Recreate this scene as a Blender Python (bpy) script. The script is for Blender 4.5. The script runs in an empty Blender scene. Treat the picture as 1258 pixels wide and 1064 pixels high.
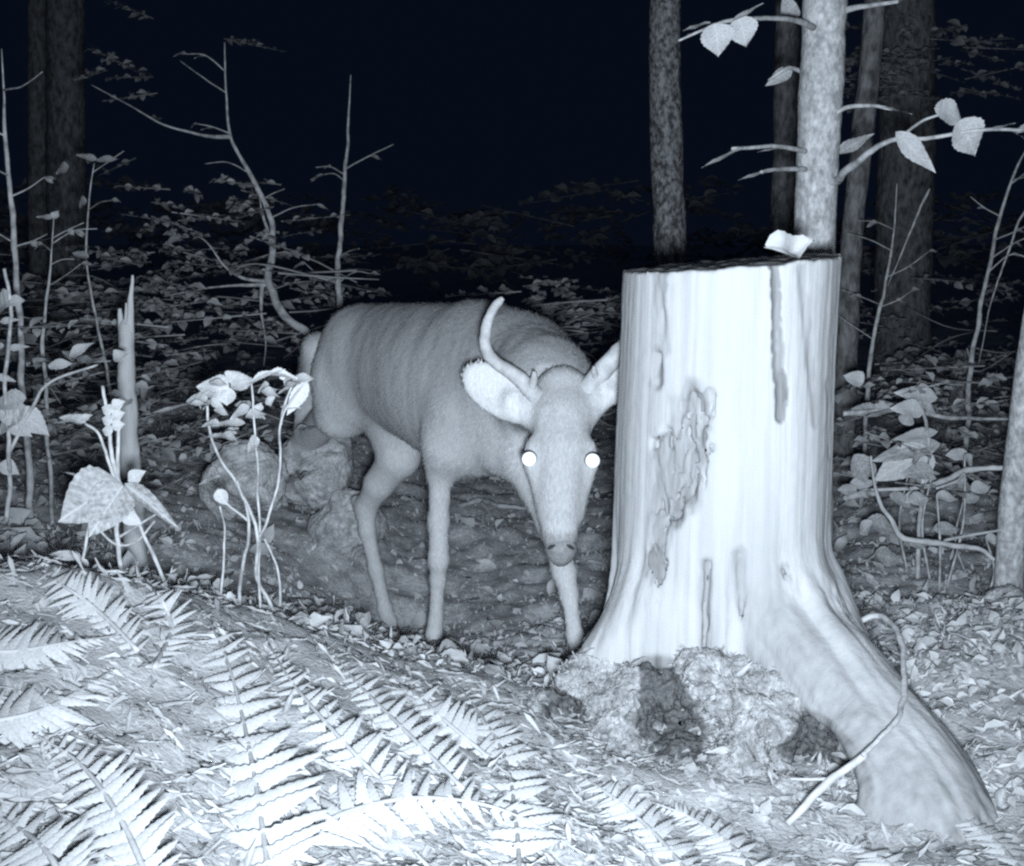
import bpy, math, random
import numpy as np
from mathutils import Vector, Matrix

random.seed(7)
rng = np.random.default_rng(11)
SC = bpy.context.scene
COL = SC.collection

# ------------------------------------------------------------------ camera
CAMZ = 0.95
FPX, CX, CY, HOR = 1500.0, 629.0, 532.0, 300.0
TILT = math.atan((CY - HOR) / FPX)
cam_d = bpy.data.cameras.new('camera')
cam = bpy.data.objects.new('camera', cam_d); COL.objects.link(cam)
cam.location = (0, 0, CAMZ); cam.rotation_euler = (math.pi / 2 - TILT, 0, 0)
cam_d.sensor_width = 36; cam_d.lens = 36 * FPX / 1258.0
cam_d.clip_start = 0.02; cam_d.clip_end = 2000
SC.camera = cam

# ------------------------------------------------------------------ night sky
W = bpy.data.worlds.new('World'); SC.world = W; W.use_nodes = True
bg = W.node_tree.nodes['Background']
bg.inputs[0].default_value = (0.22, 0.42, 1.0, 1); bg.inputs[1].default_value = 0.0088

# ------------------------------------------------------------------ the trail camera's infrared flash (the only light of this night picture)
ld = bpy.data.lights.new('infrared_flash', 'SPOT')
ld.energy = 315; ld.color = (0.76, 0.875, 1.0); ld.shadow_soft_size = 0.04
ld.spot_size = math.radians(86); ld.spot_blend = 1.0
lamp = bpy.data.objects.new('infrared_flash', ld); COL.objects.link(lamp)
lamp.location = (0.022, 0.0, CAMZ - 0.058)
lamp.rotation_euler = (math.pi / 2 - math.radians(3.0), 0, -math.radians(3.5))
FLASH = np.array(lamp.location)

SC.view_settings.view_transform = 'Standard'
SC.view_settings.look = 'None'
SC.view_settings.exposure = 0.0
SC.view_settings.gamma = 1.0
SC.cycles.use_denoising = False; SC.cycles.max_bounces = 4; SC.cycles.diffuse_bounces = 3; SC.cycles.glossy_bounces = 2; SC.cycles.transmission_bounces = 0
SC.cycles.filter_width = 2.4          # the soft lens of a cheap trail camera

# ------------------------------------------------------------------ helpers: numbers
CT, ST = math.cos(TILT), math.sin(TILT)
def P(px, py, d):
    """world point at a photo position, d metres in front"""
    u = (px - CX) / FPX; v = (py - CY) / FPX
    dy = CT - v * ST
    s = d / dy
    return np.array([u * s, d, CAMZ + (-ST - v * CT) * s])
def M(r, d):
    return r * d / FPX
def nrm(v):
    v = np.asarray(v, float); n = np.linalg.norm(v)
    return v / n if n > 1e-9 else v

_perm = rng.random((64, 64, 64)).astype(np.float32)
def vnoise(p):
    p = np.asarray(p, np.float32)
    i = np.floor(p).astype(np.int32); f = p - i
    f = f * f * (3 - 2 * f)
    i0 = i & 63; i1 = (i + 1) & 63
    r = 0
    for a in (0, 1):
        wa = f[..., 0] if a else 1 - f[..., 0]
        ia = (i1 if a else i0)[..., 0]
        for b in (0, 1):
            wb = f[..., 1] if b else 1 - f[..., 1]
            ib = (i1 if b else i0)[..., 1]
            for c in (0, 1):
                wc = f[..., 2] if c else 1 - f[..., 2]
                ic = (i1 if c else i0)[..., 2]
                r = r + wa * wb * wc * _perm[ia, ib, ic]
    return r * 2 - 1
def fbm(p, octv=4, gain=.5):
    p = np.asarray(p, np.float32); a = 1.0; s = 0; r = 0
    for o in range(octv):
        r = r + a * vnoise(p + 17.3 * o); s += a; a *= gain; p = p * 2.03
    return r / s

# ------------------------------------------------------------------ helpers: meshes
def mesh(name, v, f, smooth=True):
    """v (n,3) array, f a list of faces or an (m,k) int array"""
    me = bpy.data.meshes.new(name)
    v = np.asarray(v, np.float32)
    if isinstance(f, np.ndarray):
        m, k = f.shape
        me.vertices.add(len(v)); me.vertices.foreach_set('co', v.ravel())
        me.loops.add(m * k); me.loops.foreach_set('vertex_index', f.astype(np.int32).ravel())
        me.polygons.add(m); me.polygons.foreach_set('loop_start', np.arange(0, m * k, k, dtype=np.int32))
        try: me.polygons.foreach_set('loop_total', np.full(m, k, np.int32))
        except Exception: pass
        me.update(calc_edges=True)
    else:
        me.from_pydata(v.tolist(), [], [list(map(int, q)) for q in f]); me.update()
    if smooth:
        me.polygons.foreach_set('use_smooth', np.ones(len(me.polygons), bool))
    return me
def attr(me, name, val):
    a = me.attributes.new(name, 'FLOAT', 'POINT')
    a.data.foreach_set('value', np.asarray(val, np.float32))

class Geo:
    def __init__(s): s.v = []; s.f = []; s.n = 0
    def add(s, v, f):
        s.v.append(np.asarray(v, np.float32)); s.f.append(np.asarray(f, np.int32) + s.n); s.n += len(v); return s
    def arr(s): return np.concatenate(s.v), np.concatenate(s.f)

def smoothpath(pts, n):
    pts = np.asarray(pts, float)
    if len(pts) == 2:
        t = np.linspace(0, 1, n)[:, None]; return pts[0] * (1 - t) + pts[1] * t
    q = np.vstack([2 * pts[0] - pts[1], pts, 2 * pts[-1] - pts[-2]])
    out = []; m = len(pts) - 1
    for u in np.linspace(0, m, n):
        i = min(int(u), m - 1); t = u - i
        a, b, c, d = q[i:i + 4]
        out.append(.5 * (2 * b + (c - a) * t + (2 * a - 5 * b + 4 * c - d) * t * t + (3 * b - a - 3 * c + d) * t ** 3))
    return np.array(out)
def tube(pts, radii, sides=8, n=None, rough=0.0, freq=30.0, flat=None, wob=0.0, wfreq=9.0):
    """tapering, slightly knobbly tube along pts; radii one for each point"""
    pts = np.asarray(pts, float); n = n or max(6, 5 * len(pts))
    path = smoothpath(pts, n)
    rad = np.interp(np.linspace(0, 1, n), np.linspace(0, 1, len(radii)), radii)
    if wob:
        q_ = path * wfreq + 31; path = path + wob * rad[:, None] * np.stack([fbm(q_, 3), .5 * fbm(q_ + 9, 3), .3 * fbm(q_ + 21, 3)], -1) * np.minimum(1, np.arange(n) / 3)[:, None]
    tg = np.gradient(path, axis=0); tg /= np.linalg.norm(tg, axis=1)[:, None] + 1e-12
    ref = np.array([0.31, 0.9, 0.2]) if abs(tg[0][1]) < .9 else np.array([1., 0, 0])
    a = nrm(np.cross(tg[0], ref)); V = []
    ang = np.linspace(0, 2 * math.pi, sides, endpoint=False)
    for i in range(n):
        a = nrm(a - tg[i] * a.dot(tg[i])); b = np.cross(tg[i], a)
        ring = np.cos(ang)[:, None] * a + np.sin(ang)[:, None] * b * (flat or 1)
        V.append(path[i] + ring * rad[i])
    V = np.array(V)
    if rough:
        nz = fbm(V * freq, 3)
        V = path[:, None, :] + (V - path[:, None, :]) * (1 + rough * nz[..., None])
    V = V.reshape(-1, 3)
    F = []
    for i in range(n - 1):
        for j in range(sides):
            k = (j + 1) % sides
            F.append([i * sides + j, i * sides + k, (i + 1) * sides + k, (i + 1) * sides + j])
    V = np.vstack([V, path[0] , path[-1]])
    c0, c1 = len(V) - 2, len(V) - 1
    for j in range(sides):
        k = (j + 1) % sides
        F.append([c0, k, j]); F.append([c1, (n - 1) * sides + j, (n - 1) * sides + k])
    return V, F

# ------------------------------------------------------------------ helpers: objects
def link(o):
    COL.objects.link(o); return o
def tag(o, label=None, cat=None, group=None, kind=None):
    for k, x in (('label', label), ('category', cat), ('group', group), ('kind', kind)):
        if x: o[k] = x
    return o
def thing(name, loc, label, cat, group=None):
    o = link(bpy.data.objects.new(name, None)); o.location = Vector(loc); o.empty_display_size = .05
    return tag(o, label, cat, group)
def root_of(o):
    while o.parent: o = o.parent
    return o
def part(parent, name, v, f, m, smooth=True, kind=None, label=None):
    loc = np.array(root_of(parent).location) if parent else np.zeros(3)
    me = mesh(name, np.asarray(v) - loc, f, smooth); me.materials.append(m)
    o = link(bpy.data.objects.new(name, me)); o.parent = parent
    if kind: o['kind'] = kind
    if label: o['label'] = label
    return o
def solo(name, v, f, m, base, label, cat, group=None, kind=None, smooth=True):
    v = np.asarray(v); base = np.asarray(base, float)
    me = mesh(name, v - base, f, smooth); me.materials.append(m)
    o = link(bpy.data.objects.new(name, me)); o.location = Vector(base)
    return tag(o, label, cat, group, kind)
def inst(parent, name, me, mat4):
    o = link(bpy.data.objects.new(name, me)); o.parent = parent
    o.matrix_local = Matrix.Translation(-root_of(parent).location) @ mat4
    return o
def frame(base, d, up, L, Wd, T=None):
    d = nrm(d); s = nrm(np.cross(up, d)); n = np.cross(d, s)
    T = T or L
    return Matrix(((d[0] * L, s[0] * Wd, n[0] * T, base[0]), (d[1] * L, s[1] * Wd, n[1] * T, base[1]),
                   (d[2] * L, s[2] * Wd, n[2] * T, base[2]), (0, 0, 0, 1)))
def apply4(m4, v):
    m = np.array(m4); return np.asarray(v) @ m[:3, :3].T + m[:3, 3]

# ------------------------------------------------------------------ materials (greys: the flash is infrared, the picture has no hue of its own)
def mat(name, lo, hi, scale=20, detail=6, bump=.3, bscale=None, stretch=(1, 1, 1), rough=.85, spec=.2, pos=(.35, .65),
        attr_name=None, attr_val=None, fine=None, trans=0, dist=.004):
    m = bpy.data.materials.new(name); m.use_nodes = True
    nt = m.node_tree; N = nt.nodes; Lk = nt.links
    b = N['Principled BSDF']
    b.inputs['Roughness'].default_value = rough
    b.inputs['Specular IOR Level'].default_value = spec
    tc = N.new('ShaderNodeTexCoord'); mp = N.new('ShaderNodeMapping'); mp.inputs['Scale'].default_value = stretch
    Lk.new(tc.outputs['Object'], mp.inputs[0])
    n1 = N.new('ShaderNodeTexNoise'); n1.inputs['Scale'].default_value = scale; n1.inputs['Detail'].default_value = detail
    n1.inputs['Roughness'].default_value = .6
    Lk.new(mp.outputs[0], n1.inputs['Vector'])
    cr = N.new('ShaderNodeValToRGB')
    cr.color_ramp.elements[0].position = pos[0]; cr.color_ramp.elements[0].color = (lo, lo, lo, 1)
    cr.color_ramp.elements[1].position = pos[1]; cr.color_ramp.elements[1].color = (hi, hi, hi, 1)
    Lk.new(n1.outputs[0], cr.inputs[0]); out = cr.outputs[0]
    if fine:
        n3 = N.new('ShaderNodeTexNoise'); n3.inputs['Scale'].default_value = fine; n3.inputs['Detail'].default_value = 3
        Lk.new(mp.outputs[0], n3.inputs['Vector'])
        mr = N.new('ShaderNodeMapRange'); mr.inputs[1].default_value = .3; mr.inputs[2].default_value = .7
        mr.inputs[3].default_value = .72; mr.inputs[4].default_value = 1.22
        Lk.new(n3.outputs[0], mr.inputs[0])
        mx = N.new('ShaderNodeMix'); mx.data_type = 'RGBA'; mx.blend_type = 'MULTIPLY'; mx.inputs[0].default_value = 1
        Lk.new(out, mx.inputs[6]); Lk.new(mr.outputs[0], mx.inputs[7]); out = mx.outputs[2]
    if attr_name:
        at = N.new('ShaderNodeAttribute'); at.attribute_name = attr_name
        mx = N.new('ShaderNodeMix'); mx.data_type = 'RGBA'
        Lk.new(at.outputs['Fac'], mx.inputs[0]); Lk.new(out, mx.inputs[6])
        n4 = N.new('ShaderNodeTexNoise'); n4.inputs['Scale'].default_value = (fine or 60); n4.inputs['Detail'].default_value = 4
        Lk.new(mp.outputs[0], n4.inputs['Vector'])
        c4 = N.new('ShaderNodeValToRGB'); a, c = attr_val
        c4.color_ramp.elements[0].position = .3; c4.color_ramp.elements[0].color = (a, a, a, 1)
        c4.color_ramp.elements[1].position = .7; c4.color_ramp.elements[1].color = (c, c, c, 1)
        Lk.new(n4.outputs[0], c4.inputs[0]); Lk.new(c4.outputs[0], mx.inputs[7]); out = mx.outputs[2]
    Lk.new(out, b.inputs['Base Color'])
    if bump:
        n2 = N.new('ShaderNodeTexNoise'); n2.inputs['Scale'].default_value = bscale or scale * 3; n2.inputs['Detail'].default_value = 5
        Lk.new(mp.outputs[0], n2.inputs['Vector'])
        bp = N.new('ShaderNodeBump'); bp.inputs['Strength'].default_value = bump; bp.inputs['Distance'].default_value = dist
        Lk.new(n2.outputs[0], bp.inputs['Height']); Lk.new(bp.outputs[0], b.inputs['Normal'])
    return m
MT = dict(
    soil=mat('forest_soil', .42, .80, 16, 9, .45, 170, fine=110, dist=.006, attr_name='thatch', attr_val=(.50, .62)),
    litter=mat('dead_leaf_litter', .44, .74, 14, 4, .4, 120),
    wood=mat('weathered_wood', .41, .57, 16, 9, .45, 90, (1, 1, .06), .85, .12, attr_name='rot_dark', attr_val=(.13, .36), pos=(.32, .68)),
    cut=mat('sawn_wood', .35, .6, 40, 5, .4, 90),
    moss=mat('mossy_duff', .22, .56, 34, 8, .9, 140, fine=160, attr_name='rot_dark', attr_val=(.07, .19), dist=.008),
    tuft=mat('moss_tufts', .26, .50, 30, 4, 0),
    rock=mat('mossy_stone', .34, .74, 26, 9, .9, 120, fine=120, dist=.006),
    fur=mat('deer_fur', .24, .32, 5, 5, .35, 420, (1, 1, .35), .75, .12, attr_name='pale', attr_val=(.66, .80), fine=260, dist=.002),
    nose=mat('nose_leather', .20, .30, 80, 4, .5, 160, rough=.7),
    hoof=mat('hoof_horn', .12, .24, 60, 4, .3, 200, rough=.5),
    antler=mat('velvet_antler', .42, .6, 60, 4, .3, 300),
    pale_bark=mat('pale_smooth_bark', .36, .74, 60, 8, .6, 120, (1, 1, .7), fine=110),
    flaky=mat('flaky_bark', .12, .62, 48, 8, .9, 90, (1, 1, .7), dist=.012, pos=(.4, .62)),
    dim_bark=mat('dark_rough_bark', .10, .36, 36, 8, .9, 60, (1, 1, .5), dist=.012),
    stem=mat('thin_stem', .30, .72, 34, 5, .3, 120),
    snag=mat('bleached_splintered_wood', .42, .66, 30, 6, .5, 80, (1, 1, .12)),
    twig=mat('peeled_twig', .45, .66, 40, 5, .3, 120),
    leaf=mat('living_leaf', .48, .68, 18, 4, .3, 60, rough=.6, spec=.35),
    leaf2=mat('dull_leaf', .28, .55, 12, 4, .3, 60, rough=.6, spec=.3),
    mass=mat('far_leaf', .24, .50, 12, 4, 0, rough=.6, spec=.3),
    fern=mat('dry_fern', .44, .58, 14, 4, .3, 80),
    fern2=mat('limp_fern', .3, .62, 14, 4, .3, 80),
)
# veins and midrib on the leaves
for nm in ('leaf', 'leaf2'):
    nt = MT[nm].node_tree; N = nt.nodes; Lk = nt.links; b = N['Principled BSDF']
    tc = N.new('ShaderNodeTexCoord'); sx = N.new('ShaderNodeSeparateXYZ'); Lk.new(tc.outputs['Object'], sx.inputs[0])
    def mth(op, a, b_=None):
        n_ = N.new('ShaderNodeMath'); n_.operation = op
        for k, q_ in enumerate((a, b_)):
            if q_ is None: continue
            if isinstance(q_, (int, float)): n_.inputs[k].default_value = q_
            else: Lk.new(q_, n_.inputs[k])
        return n_.outputs[0]
    ay = mth('ABSOLUTE', sx.outputs[1]); w_ = mth('SUBTRACT', sx.outputs[0], mth('MULTIPLY', ay, .8))
    vein = mth('POWER', mth('ABSOLUTE', mth('SINE', mth('MULTIPLY', w_, 26.0))), 8.0)
    rib = mth('LESS_THAN', ay, .014); amt = mth('MAXIMUM', mth('MULTIPLY', vein, .45), rib)
    mx = N.new('ShaderNodeMix'); mx.data_type = 'RGBA'; mx.inputs[7].default_value = (.80, .80, .80, 1)
    old = b.inputs['Base Color'].links[0].from_socket
    Lk.new(mth('MULTIPLY', amt, .55), mx.inputs[0]); Lk.new(old, mx.inputs[6]); Lk.new(mx.outputs[2], b.inputs['Base Color'])
# eyeshine: the mirror layer behind the pupil throws the flash straight back
m = bpy.data.materials.new('eyeshine'); m.use_nodes = True
b = m.node_tree.nodes['Principled BSDF']; b.inputs['Base Color'].default_value = (.95, .97, .95, 1)
b.inputs['Metallic'].default_value = 1; b.inputs['Roughness'].default_value = .5; MT['eyeshine'] = m
m = bpy.data.materials.new('dark_eye'); m.use_nodes = True
b = m.node_tree.nodes['Principled BSDF']; b.inputs['Base Color'].default_value = (.05, .05, .05, 1)
b.inputs['Roughness'].default_value = .15; MT['eye'] = m

# ------------------------------------------------------------------ implicit bodies, meshed as one continuous skin
class Vol:
    def __init__(s, lo, hi, h):
        s.lo = np.array(lo, float); s.h = h
        s.n = np.ceil((np.array(hi) - s.lo) / h).astype(int) + 1
        s.V = np.full(s.n, 1.0, np.float32)
        s.ax = [(s.lo[i] + np.arange(s.n[i]) * h).astype(np.float32) for i in range(3)]
    def box(s, lo, hi):
        a = np.clip(np.floor((np.array(lo) - s.lo) / s.h).astype(int), 0, s.n)
        b = np.clip(np.ceil((np.array(hi) - s.lo) / s.h).astype(int) + 1, 0, s.n)
        sl = tuple(slice(a[i], b[i]) for i in range(3))
        g = np.meshgrid(*[s.ax[i][sl[i]] for i in range(3)], indexing='ij')
        return sl, g
    def blend(s, sl, d, k, sub=False):
        a = s.V[sl]
        if sub:
            d = -d; hh = np.maximum(k - np.abs(a - d), 0) / k; s.V[sl] = np.maximum(a, d) + hh * hh * k * .25
        else:
            hh = np.maximum(k - np.abs(a - d), 0) / k; s.V[sl] = np.minimum(a, d) - hh * hh * k * .25
    def cone(s, a, ra, b, rb, k=.03, sub=False, nz=0):
        a = np.asarray(a, float); b = np.asarray(b, float); mg = max(ra, rb) + k + .03
        sl, (x, y, z) = s.box(np.minimum(a, b) - mg, np.maximum(a, b) + mg)
        ab = b - a; L = ab.dot(ab) + 1e-12
        t = np.clip(((x - a[0]) * ab[0] + (y - a[1]) * ab[1] + (z - a[2]) * ab[2]) / L, 0, 1)
        d = np.sqrt((x - a[0] - t * ab[0]) ** 2 + (y - a[1] - t * ab[1]) ** 2 + (z - a[2] - t * ab[2]) ** 2) - (ra + t * (rb - ra))
        if nz: d = d + nz * fbm(np.stack([x * 130, y * 130, z * 45], -1), 3)
        s.blend(sl, d, k, sub)
    def ell(s, c, axes, k=.03, sub=False):
        """axes: three vectors, each as long as its half axis"""
        c = np.asarray(c, float); A = np.asarray(axes, float); r = np.linalg.norm(A, axis=1)
        ext = np.abs(A).sum(0) + k + .03
        sl, (x, y, z) = s.box(c - ext, c + ext)
        q = [((x - c[0]) * A[i][0] + (y - c[1]) * A[i][1] + (z - c[2]) * A[i][2]) / r[i] ** 2 for i in range(3)]
        k0 = np.sqrt(q[0] ** 2 + q[1] ** 2 + q[2] ** 2)
        k1 = np.sqrt((q[0] / r[0]) ** 2 + (q[1] / r[1]) ** 2 + (q[2] / r[2]) ** 2) + 1e-6
        s.blend(sl, k0 * (k0 - 1) / k1, k, sub)
    def skin(s):
        V = s.V; I = V < 0
        c = I[:-1, :-1, :-1].astype(np.int8)
        for a, b2, d in ((1, 0, 0), (0, 1, 0), (0, 0, 1), (1, 1, 0), (1, 0, 1), (0, 1, 1), (1, 1, 1)):
            c = c + I[a:V.shape[0] - 1 + a, b2:V.shape[1] - 1 + b2, d:V.shape[2] - 1 + d]
        act = (c > 0) & (c < 8); idx = np.argwhere(act)
        num = np.full(act.shape, -1, np.int32); num[act] = np.arange(len(idx))
        pos = np.zeros((len(idx), 3)); cnt = np.zeros(len(idx))
        for ax in range(3):
            o = [i for i in range(3) if i != ax]
            for a in (0, 1):
                for b2 in (0, 1):
                    st = idx.copy(); st[:, o[0]] += a; st[:, o[1]] += b2
                    en = st.copy(); en[:, ax] += 1
                    v0 = V[tuple(st.T)]; v1 = V[tuple(en.T)]
                    cr = (v0 < 0) != (v1 < 0)
                    t = np.where(cr, v0 / np.where(v0 == v1, 1, v0 - v1), 0)
                    p = st.astype(float); p[:, ax] += t
                    pos[cr] += p[cr]; cnt[cr] += 1
        pos = s.lo + pos / cnt[:, None] * s.h
        Q = []
        for ax in range(3):
            o = [(ax + 1) % 3, (ax + 2) % 3]
            a = [slice(None)] * 3; b2 = [slice(None)] * 3
            a[ax] = slice(0, -1); b2[ax] = slice(1, None)
            ch = I[tuple(a)] != I[tuple(b2)]
            e = np.argwhere(ch)
            ok = (e[:, o[0]] > 0) & (e[:, o[1]] > 0) & (e[:, o[0]] < V.shape[o[0]] - 1) & (e[:, o[1]] < V.shape[o[1]] - 1)
            e = e[ok]
            ins = I[tuple(e.T)]
            cs = []
            for du, dv in ((-1, -1), (0, -1), (0, 0), (-1, 0)):
                cc = e.copy(); cc[:, o[0]] += du; cc[:, o[1]] += dv; cs.append(num[tuple(cc.T)])
            q = np.stack(cs, 1); q[~ins] = q[~ins][:, ::-1]; Q.append(q)
        return pos, np.concatenate(Q)
def relax(v, q, it=2, w=.5):
    e = np.concatenate([q[:, [0, 1]], q[:, [1, 2]], q[:, [2, 3]], q[:, [3, 0]]])
    for _ in range(it):
        s = np.zeros_like(v); c = np.zeros(len(v))
        for a, b2 in ((0, 1), (1, 0)):
            for k in range(3): s[:, k] += np.bincount(e[:, a], v[e[:, b2], k], len(v))
            c += np.bincount(e[:, a], minlength=len(v))
        v = v * (1 - w) + w * s / np.maximum(c, 1)[:, None]
    return v
def normals(v, q):
    n = np.cross(v[q[:, 2]] - v[q[:, 0]], v[q[:, 3]] - v[q[:, 1]])
    o = np.zeros_like(v)
    for j in range(4):
        for k in range(3): o[:, k] += np.bincount(q[:, j], n[:, k], len(v))
    return o / (np.linalg.norm(o, axis=1)[:, None] + 1e-12)
def near(v, pts):
    """distance of every vertex to a polyline"""
    d = np.full(len(v), 9.)
    for a, b2 in zip(pts[:-1], pts[1:]):
        ab = b2 - a; t = np.clip(((v - a) @ ab) / (ab @ ab + 1e-12), 0, 1)
        d = np.minimum(d, np.linalg.norm(v - a - t[:, None] * ab, axis=1))
    return d
def sstep(x, a, b2):
    t = np.clip((x - a) / (b2 - a), 0, 1); return t * t * (3 - 2 * t)

# ================================================================== GROUND
GP = [(0, 700, 1.55), (130, 715, 1.6), (60, 800, 1.38), (0, 1064, .95), (300, 1064, 1.05), (600, 1064, 1.15), (0, 880, 1.2), (300, 900, 1.35),
      (250, 762, 1.65), (350, 780, 1.75), (480, 806, 1.9), (530, 815, 1.95), (560, 900, 1.6), (620, 860, 1.85), (700, 845, 1.98),
      (700, 940, 1.55), (800, 1000, 1.45), (800, 1064, 1.3), (950, 1015, 1.5), (1000, 1064, 1.36), (1230, 1064, 1.35), (900, 900, 1.95),
      (1200, 785, 2.1), (1258, 752, 2.3), (1130, 812, 2.1), (1210, 920, 1.7), (1120, 1000, 1.55), (1290, 1000, 1.5),
      (535, 806, 2.75), (710, 832, 2.43), (482, 792, 3.22), (600, 715, 3.55), (620, 640, 4.1), (640, 560, 4.9), (640, 500, 5.9), (800, 770, 2.8), (800, 640, 4.0), (540, 755, 3.3),
      (250, 720, 2.7), (425, 692, 3.35), (385, 640, 3.7), (300, 655, 3.15), (100, 690, 2.5), (0, 620, 3.1), (0, 540, 4.1), (200, 570, 3.9), (200, 500, 5.2),
      (1100, 715, 3.0), (1240, 748, 2.75), (1150, 645, 3.6), (1200, 565, 4.6), (900, 620, 4.3), (900, 500, 5.9), (1200, 500, 5.8), (390, 745, 2.75)]
gp = np.array([P(*g) for g in GP])
far = []
for r, z in ((11, -.82), (20, -.8), (45, -.7)):
    for a in range(-80, 261, 30):
        if r * math.sin(math.radians(a)) > -30: far.append((r * math.cos(math.radians(a)), r * math.sin(math.radians(a)), CAMZ + z))
far += [(-1.5, .4, CAMZ - .5), (0, 0, CAMZ - .62), (1.5, .4, CAMZ - .7), (0, -2, CAMZ - .75), (-3, 2, CAMZ - .6), (3, 2.2, CAMZ - .8), (-4, 5, CAMZ - .8), (4, 5, CAMZ - .85)]
gp = np.vstack([gp, far])
def _phi(r): return r
def _rbf():
    n = len(gp); d = np.linalg.norm(gp[:, None, :2] - gp[None, :, :2], axis=2)
    A = np.zeros((n + 3, n + 3)); A[:n, :n] = _phi(d) - np.eye(n) * .01
    A[:n, n] = 1; A[:n, n + 1:] = gp[:, :2]; A[n:, :n] = A[:n, n:].T
    return np.linalg.solve(A, np.concatenate([gp[:, 2], [0, 0, 0]]))
_w = _rbf()
def Hbase(x, y):
    x = np.asarray(x, float); y = np.asarray(y, float); s = x.shape; x = x.ravel(); y = y.ravel()
    rr = np.hypot(x, y); k = np.minimum(1, 45 / np.maximum(rr, 1e-6)); xc, yc = x * k, y * k
    out = np.zeros(len(x))
    for i in range(0, len(x), 20000):
        sl = slice(i, i + 20000)
        d = np.hypot(xc[sl, None] - gp[None, :, 0], yc[sl, None] - gp[None, :, 1])
        out[sl] = _phi(d) @ _w[:len(gp)] + _w[len(gp)] + _w[len(gp) + 1] * xc[sl] + _w[len(gp) + 2] * yc[sl]
    return out.reshape(s)
def H(x, y):
    x = np.asarray(x, float); y = np.asarray(y, float)
    p = np.stack([x, y, 0 * x], -1)
    a = np.clip(np.hypot(x, y) / 4, .35, 3)
    return Hbase(x, y) + .045 * fbm(p * 3.1 + 5, 3) * a + .020 * fbm(p * 12, 3) + .010 * fbm(p * 31, 2) + .5 * fbm(p * .12 + 3, 2) * sstep(np.hypot(x, y), 8, 30)
def Hs(x, y): return float(H(np.array([x]), np.array([y]))[0])
def G(px, py, d0=.7, d1=14):
    """where the line of sight through a photo position meets the ground"""
    ds = np.geomspace(d0, d1, 400)
    pts = np.array([P(px, py, d) for d in ds])
    h = H(pts[:, 0], pts[:, 1]); k = np.argmax(pts[:, 2] < h)
    if pts[k, 2] >= h[k]: k = len(ds) - 1
    return np.array([pts[k, 0], pts[k, 1], h[k]])
def axis_pts(lo, hi, step, out_lo, out_hi):
    a = list(np.arange(lo, hi, step)); s = step; x = hi
    while x < out_hi: a.append(x); s *= 1.12; x += s
    s = step * 1.12; x = lo - s; b2 = []
    while x > out_lo: b2.append(x); s *= 1.12; x -= s
    return np.array(b2[::-1] + a)
gx = axis_pts(-1.7, 1.7, .018, -600, 600); gy = axis_pts(.6, 5.2, .02, -60, 900)
X, Y = np.meshgrid(gx, gy, indexing='ij')
Z = H(X, Y)
vid = np.arange(X.size).reshape(X.shape)
q = np.stack([vid[:-1, :-1], vid[1:, :-1], vid[1:, 1:], vid[:-1, 1:]], -1).reshape(-1, 4)
me = mesh('forest_floor', np.stack([X, Y, Z], -1).reshape(-1, 3), q)
thatch = (1 - sstep(Y + .16 * fbm(np.stack([X * 3, Y * 3, 0 * X], -1), 3) + .10 * sstep(X, -.1, .3) - .55 * sstep(X, .5, .7), 1.7, 2.0))
attr(me, 'thatch', thatch.ravel()); me.materials.append(MT['soil'])
tag(link(bpy.data.objects.new('forest_floor', me)), kind='structure')

# ------------------------------------------------------------------ leaf shapes
def leaf_shape(wid=.62, fold=.18, droop=.25, serr=0.0, seg=9, tipp=1.35, seed=0, curl=0.0):
    r = np.random.default_rng(seed); V = []; F = []
    for i in range(seg + 1):
        t = i / seg
        w = wid * .5 * (math.sin(math.pi * t ** .8) ** .85) * (1 - .25 * t) * tipp if 0 < t < 1 else .008
        w *= 1 + serr * (1 if i % 2 else -1)
        z = -droop * t * t + (.02 if seg < 10 else .008) * r.normal()
        for s in (-1, -.5, 0, .5, 1):
            V.append((t - .04 * abs(s), s * w * (1 - .2 * curl), z + fold * abs(s) * w * 2 * .5 + curl * (abs(s) * w) ** 2 * 3 + .05 * math.sin(t * 9 + s * 2 + seed) * abs(s) + (.012 if seg < 10 else .006) * r.normal()))
    for i in range(seg):
        for j in range(4):
            a = i * 5 + j; F.append([a, a + 1, a + 6, a + 5])
    return np.array(V), F
LEAF = [leaf_shape(.62, .2, .28, .025, seed=1, seg=18), leaf_shape(.7, .3, .4, .03, seed=2, seg=18), leaf_shape(.55, .15, .15, .03, seed=3, seg=16), leaf_shape(.5, .4, -.15, .03, seed=4, curl=1, seg=18)]
SMALL = [leaf_shape(.6, .2, .2, 0, seg=4, seed=5), leaf_shape(.5, .35, -.2, 0, seg=4, seed=6, curl=1), leaf_shape(.7, .1, .35, 0, seg=4, seed=8)]
LEAFME = {}
def leaf_mesh(i, m):
    k = (i, m)
    if k not in LEAFME:
        LEAFME[k] = mesh('leaf', *LEAF[i]); LEAFME[k].materials.append(MT[m])
    return LEAFME[k]
def leaf_px(parent, a, b2, d, wpx, face=(0, -1, .35), kind=0, m='leaf', d2=None, name='leaf'):
    """a leaf from its base to its tip; wpx its breadth"""
    A = P(a[0], a[1], d); B = P(b2[0], b2[1], d2 or d); L = np.linalg.norm(B - A)
    me = leaf_mesh(kind, m)
    return inst(parent, name, me, frame(A, B - A, face, L, M(wpx, d) / (.62 if kind != 2 else .55), M(wpx, d) * 1.2))
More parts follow.
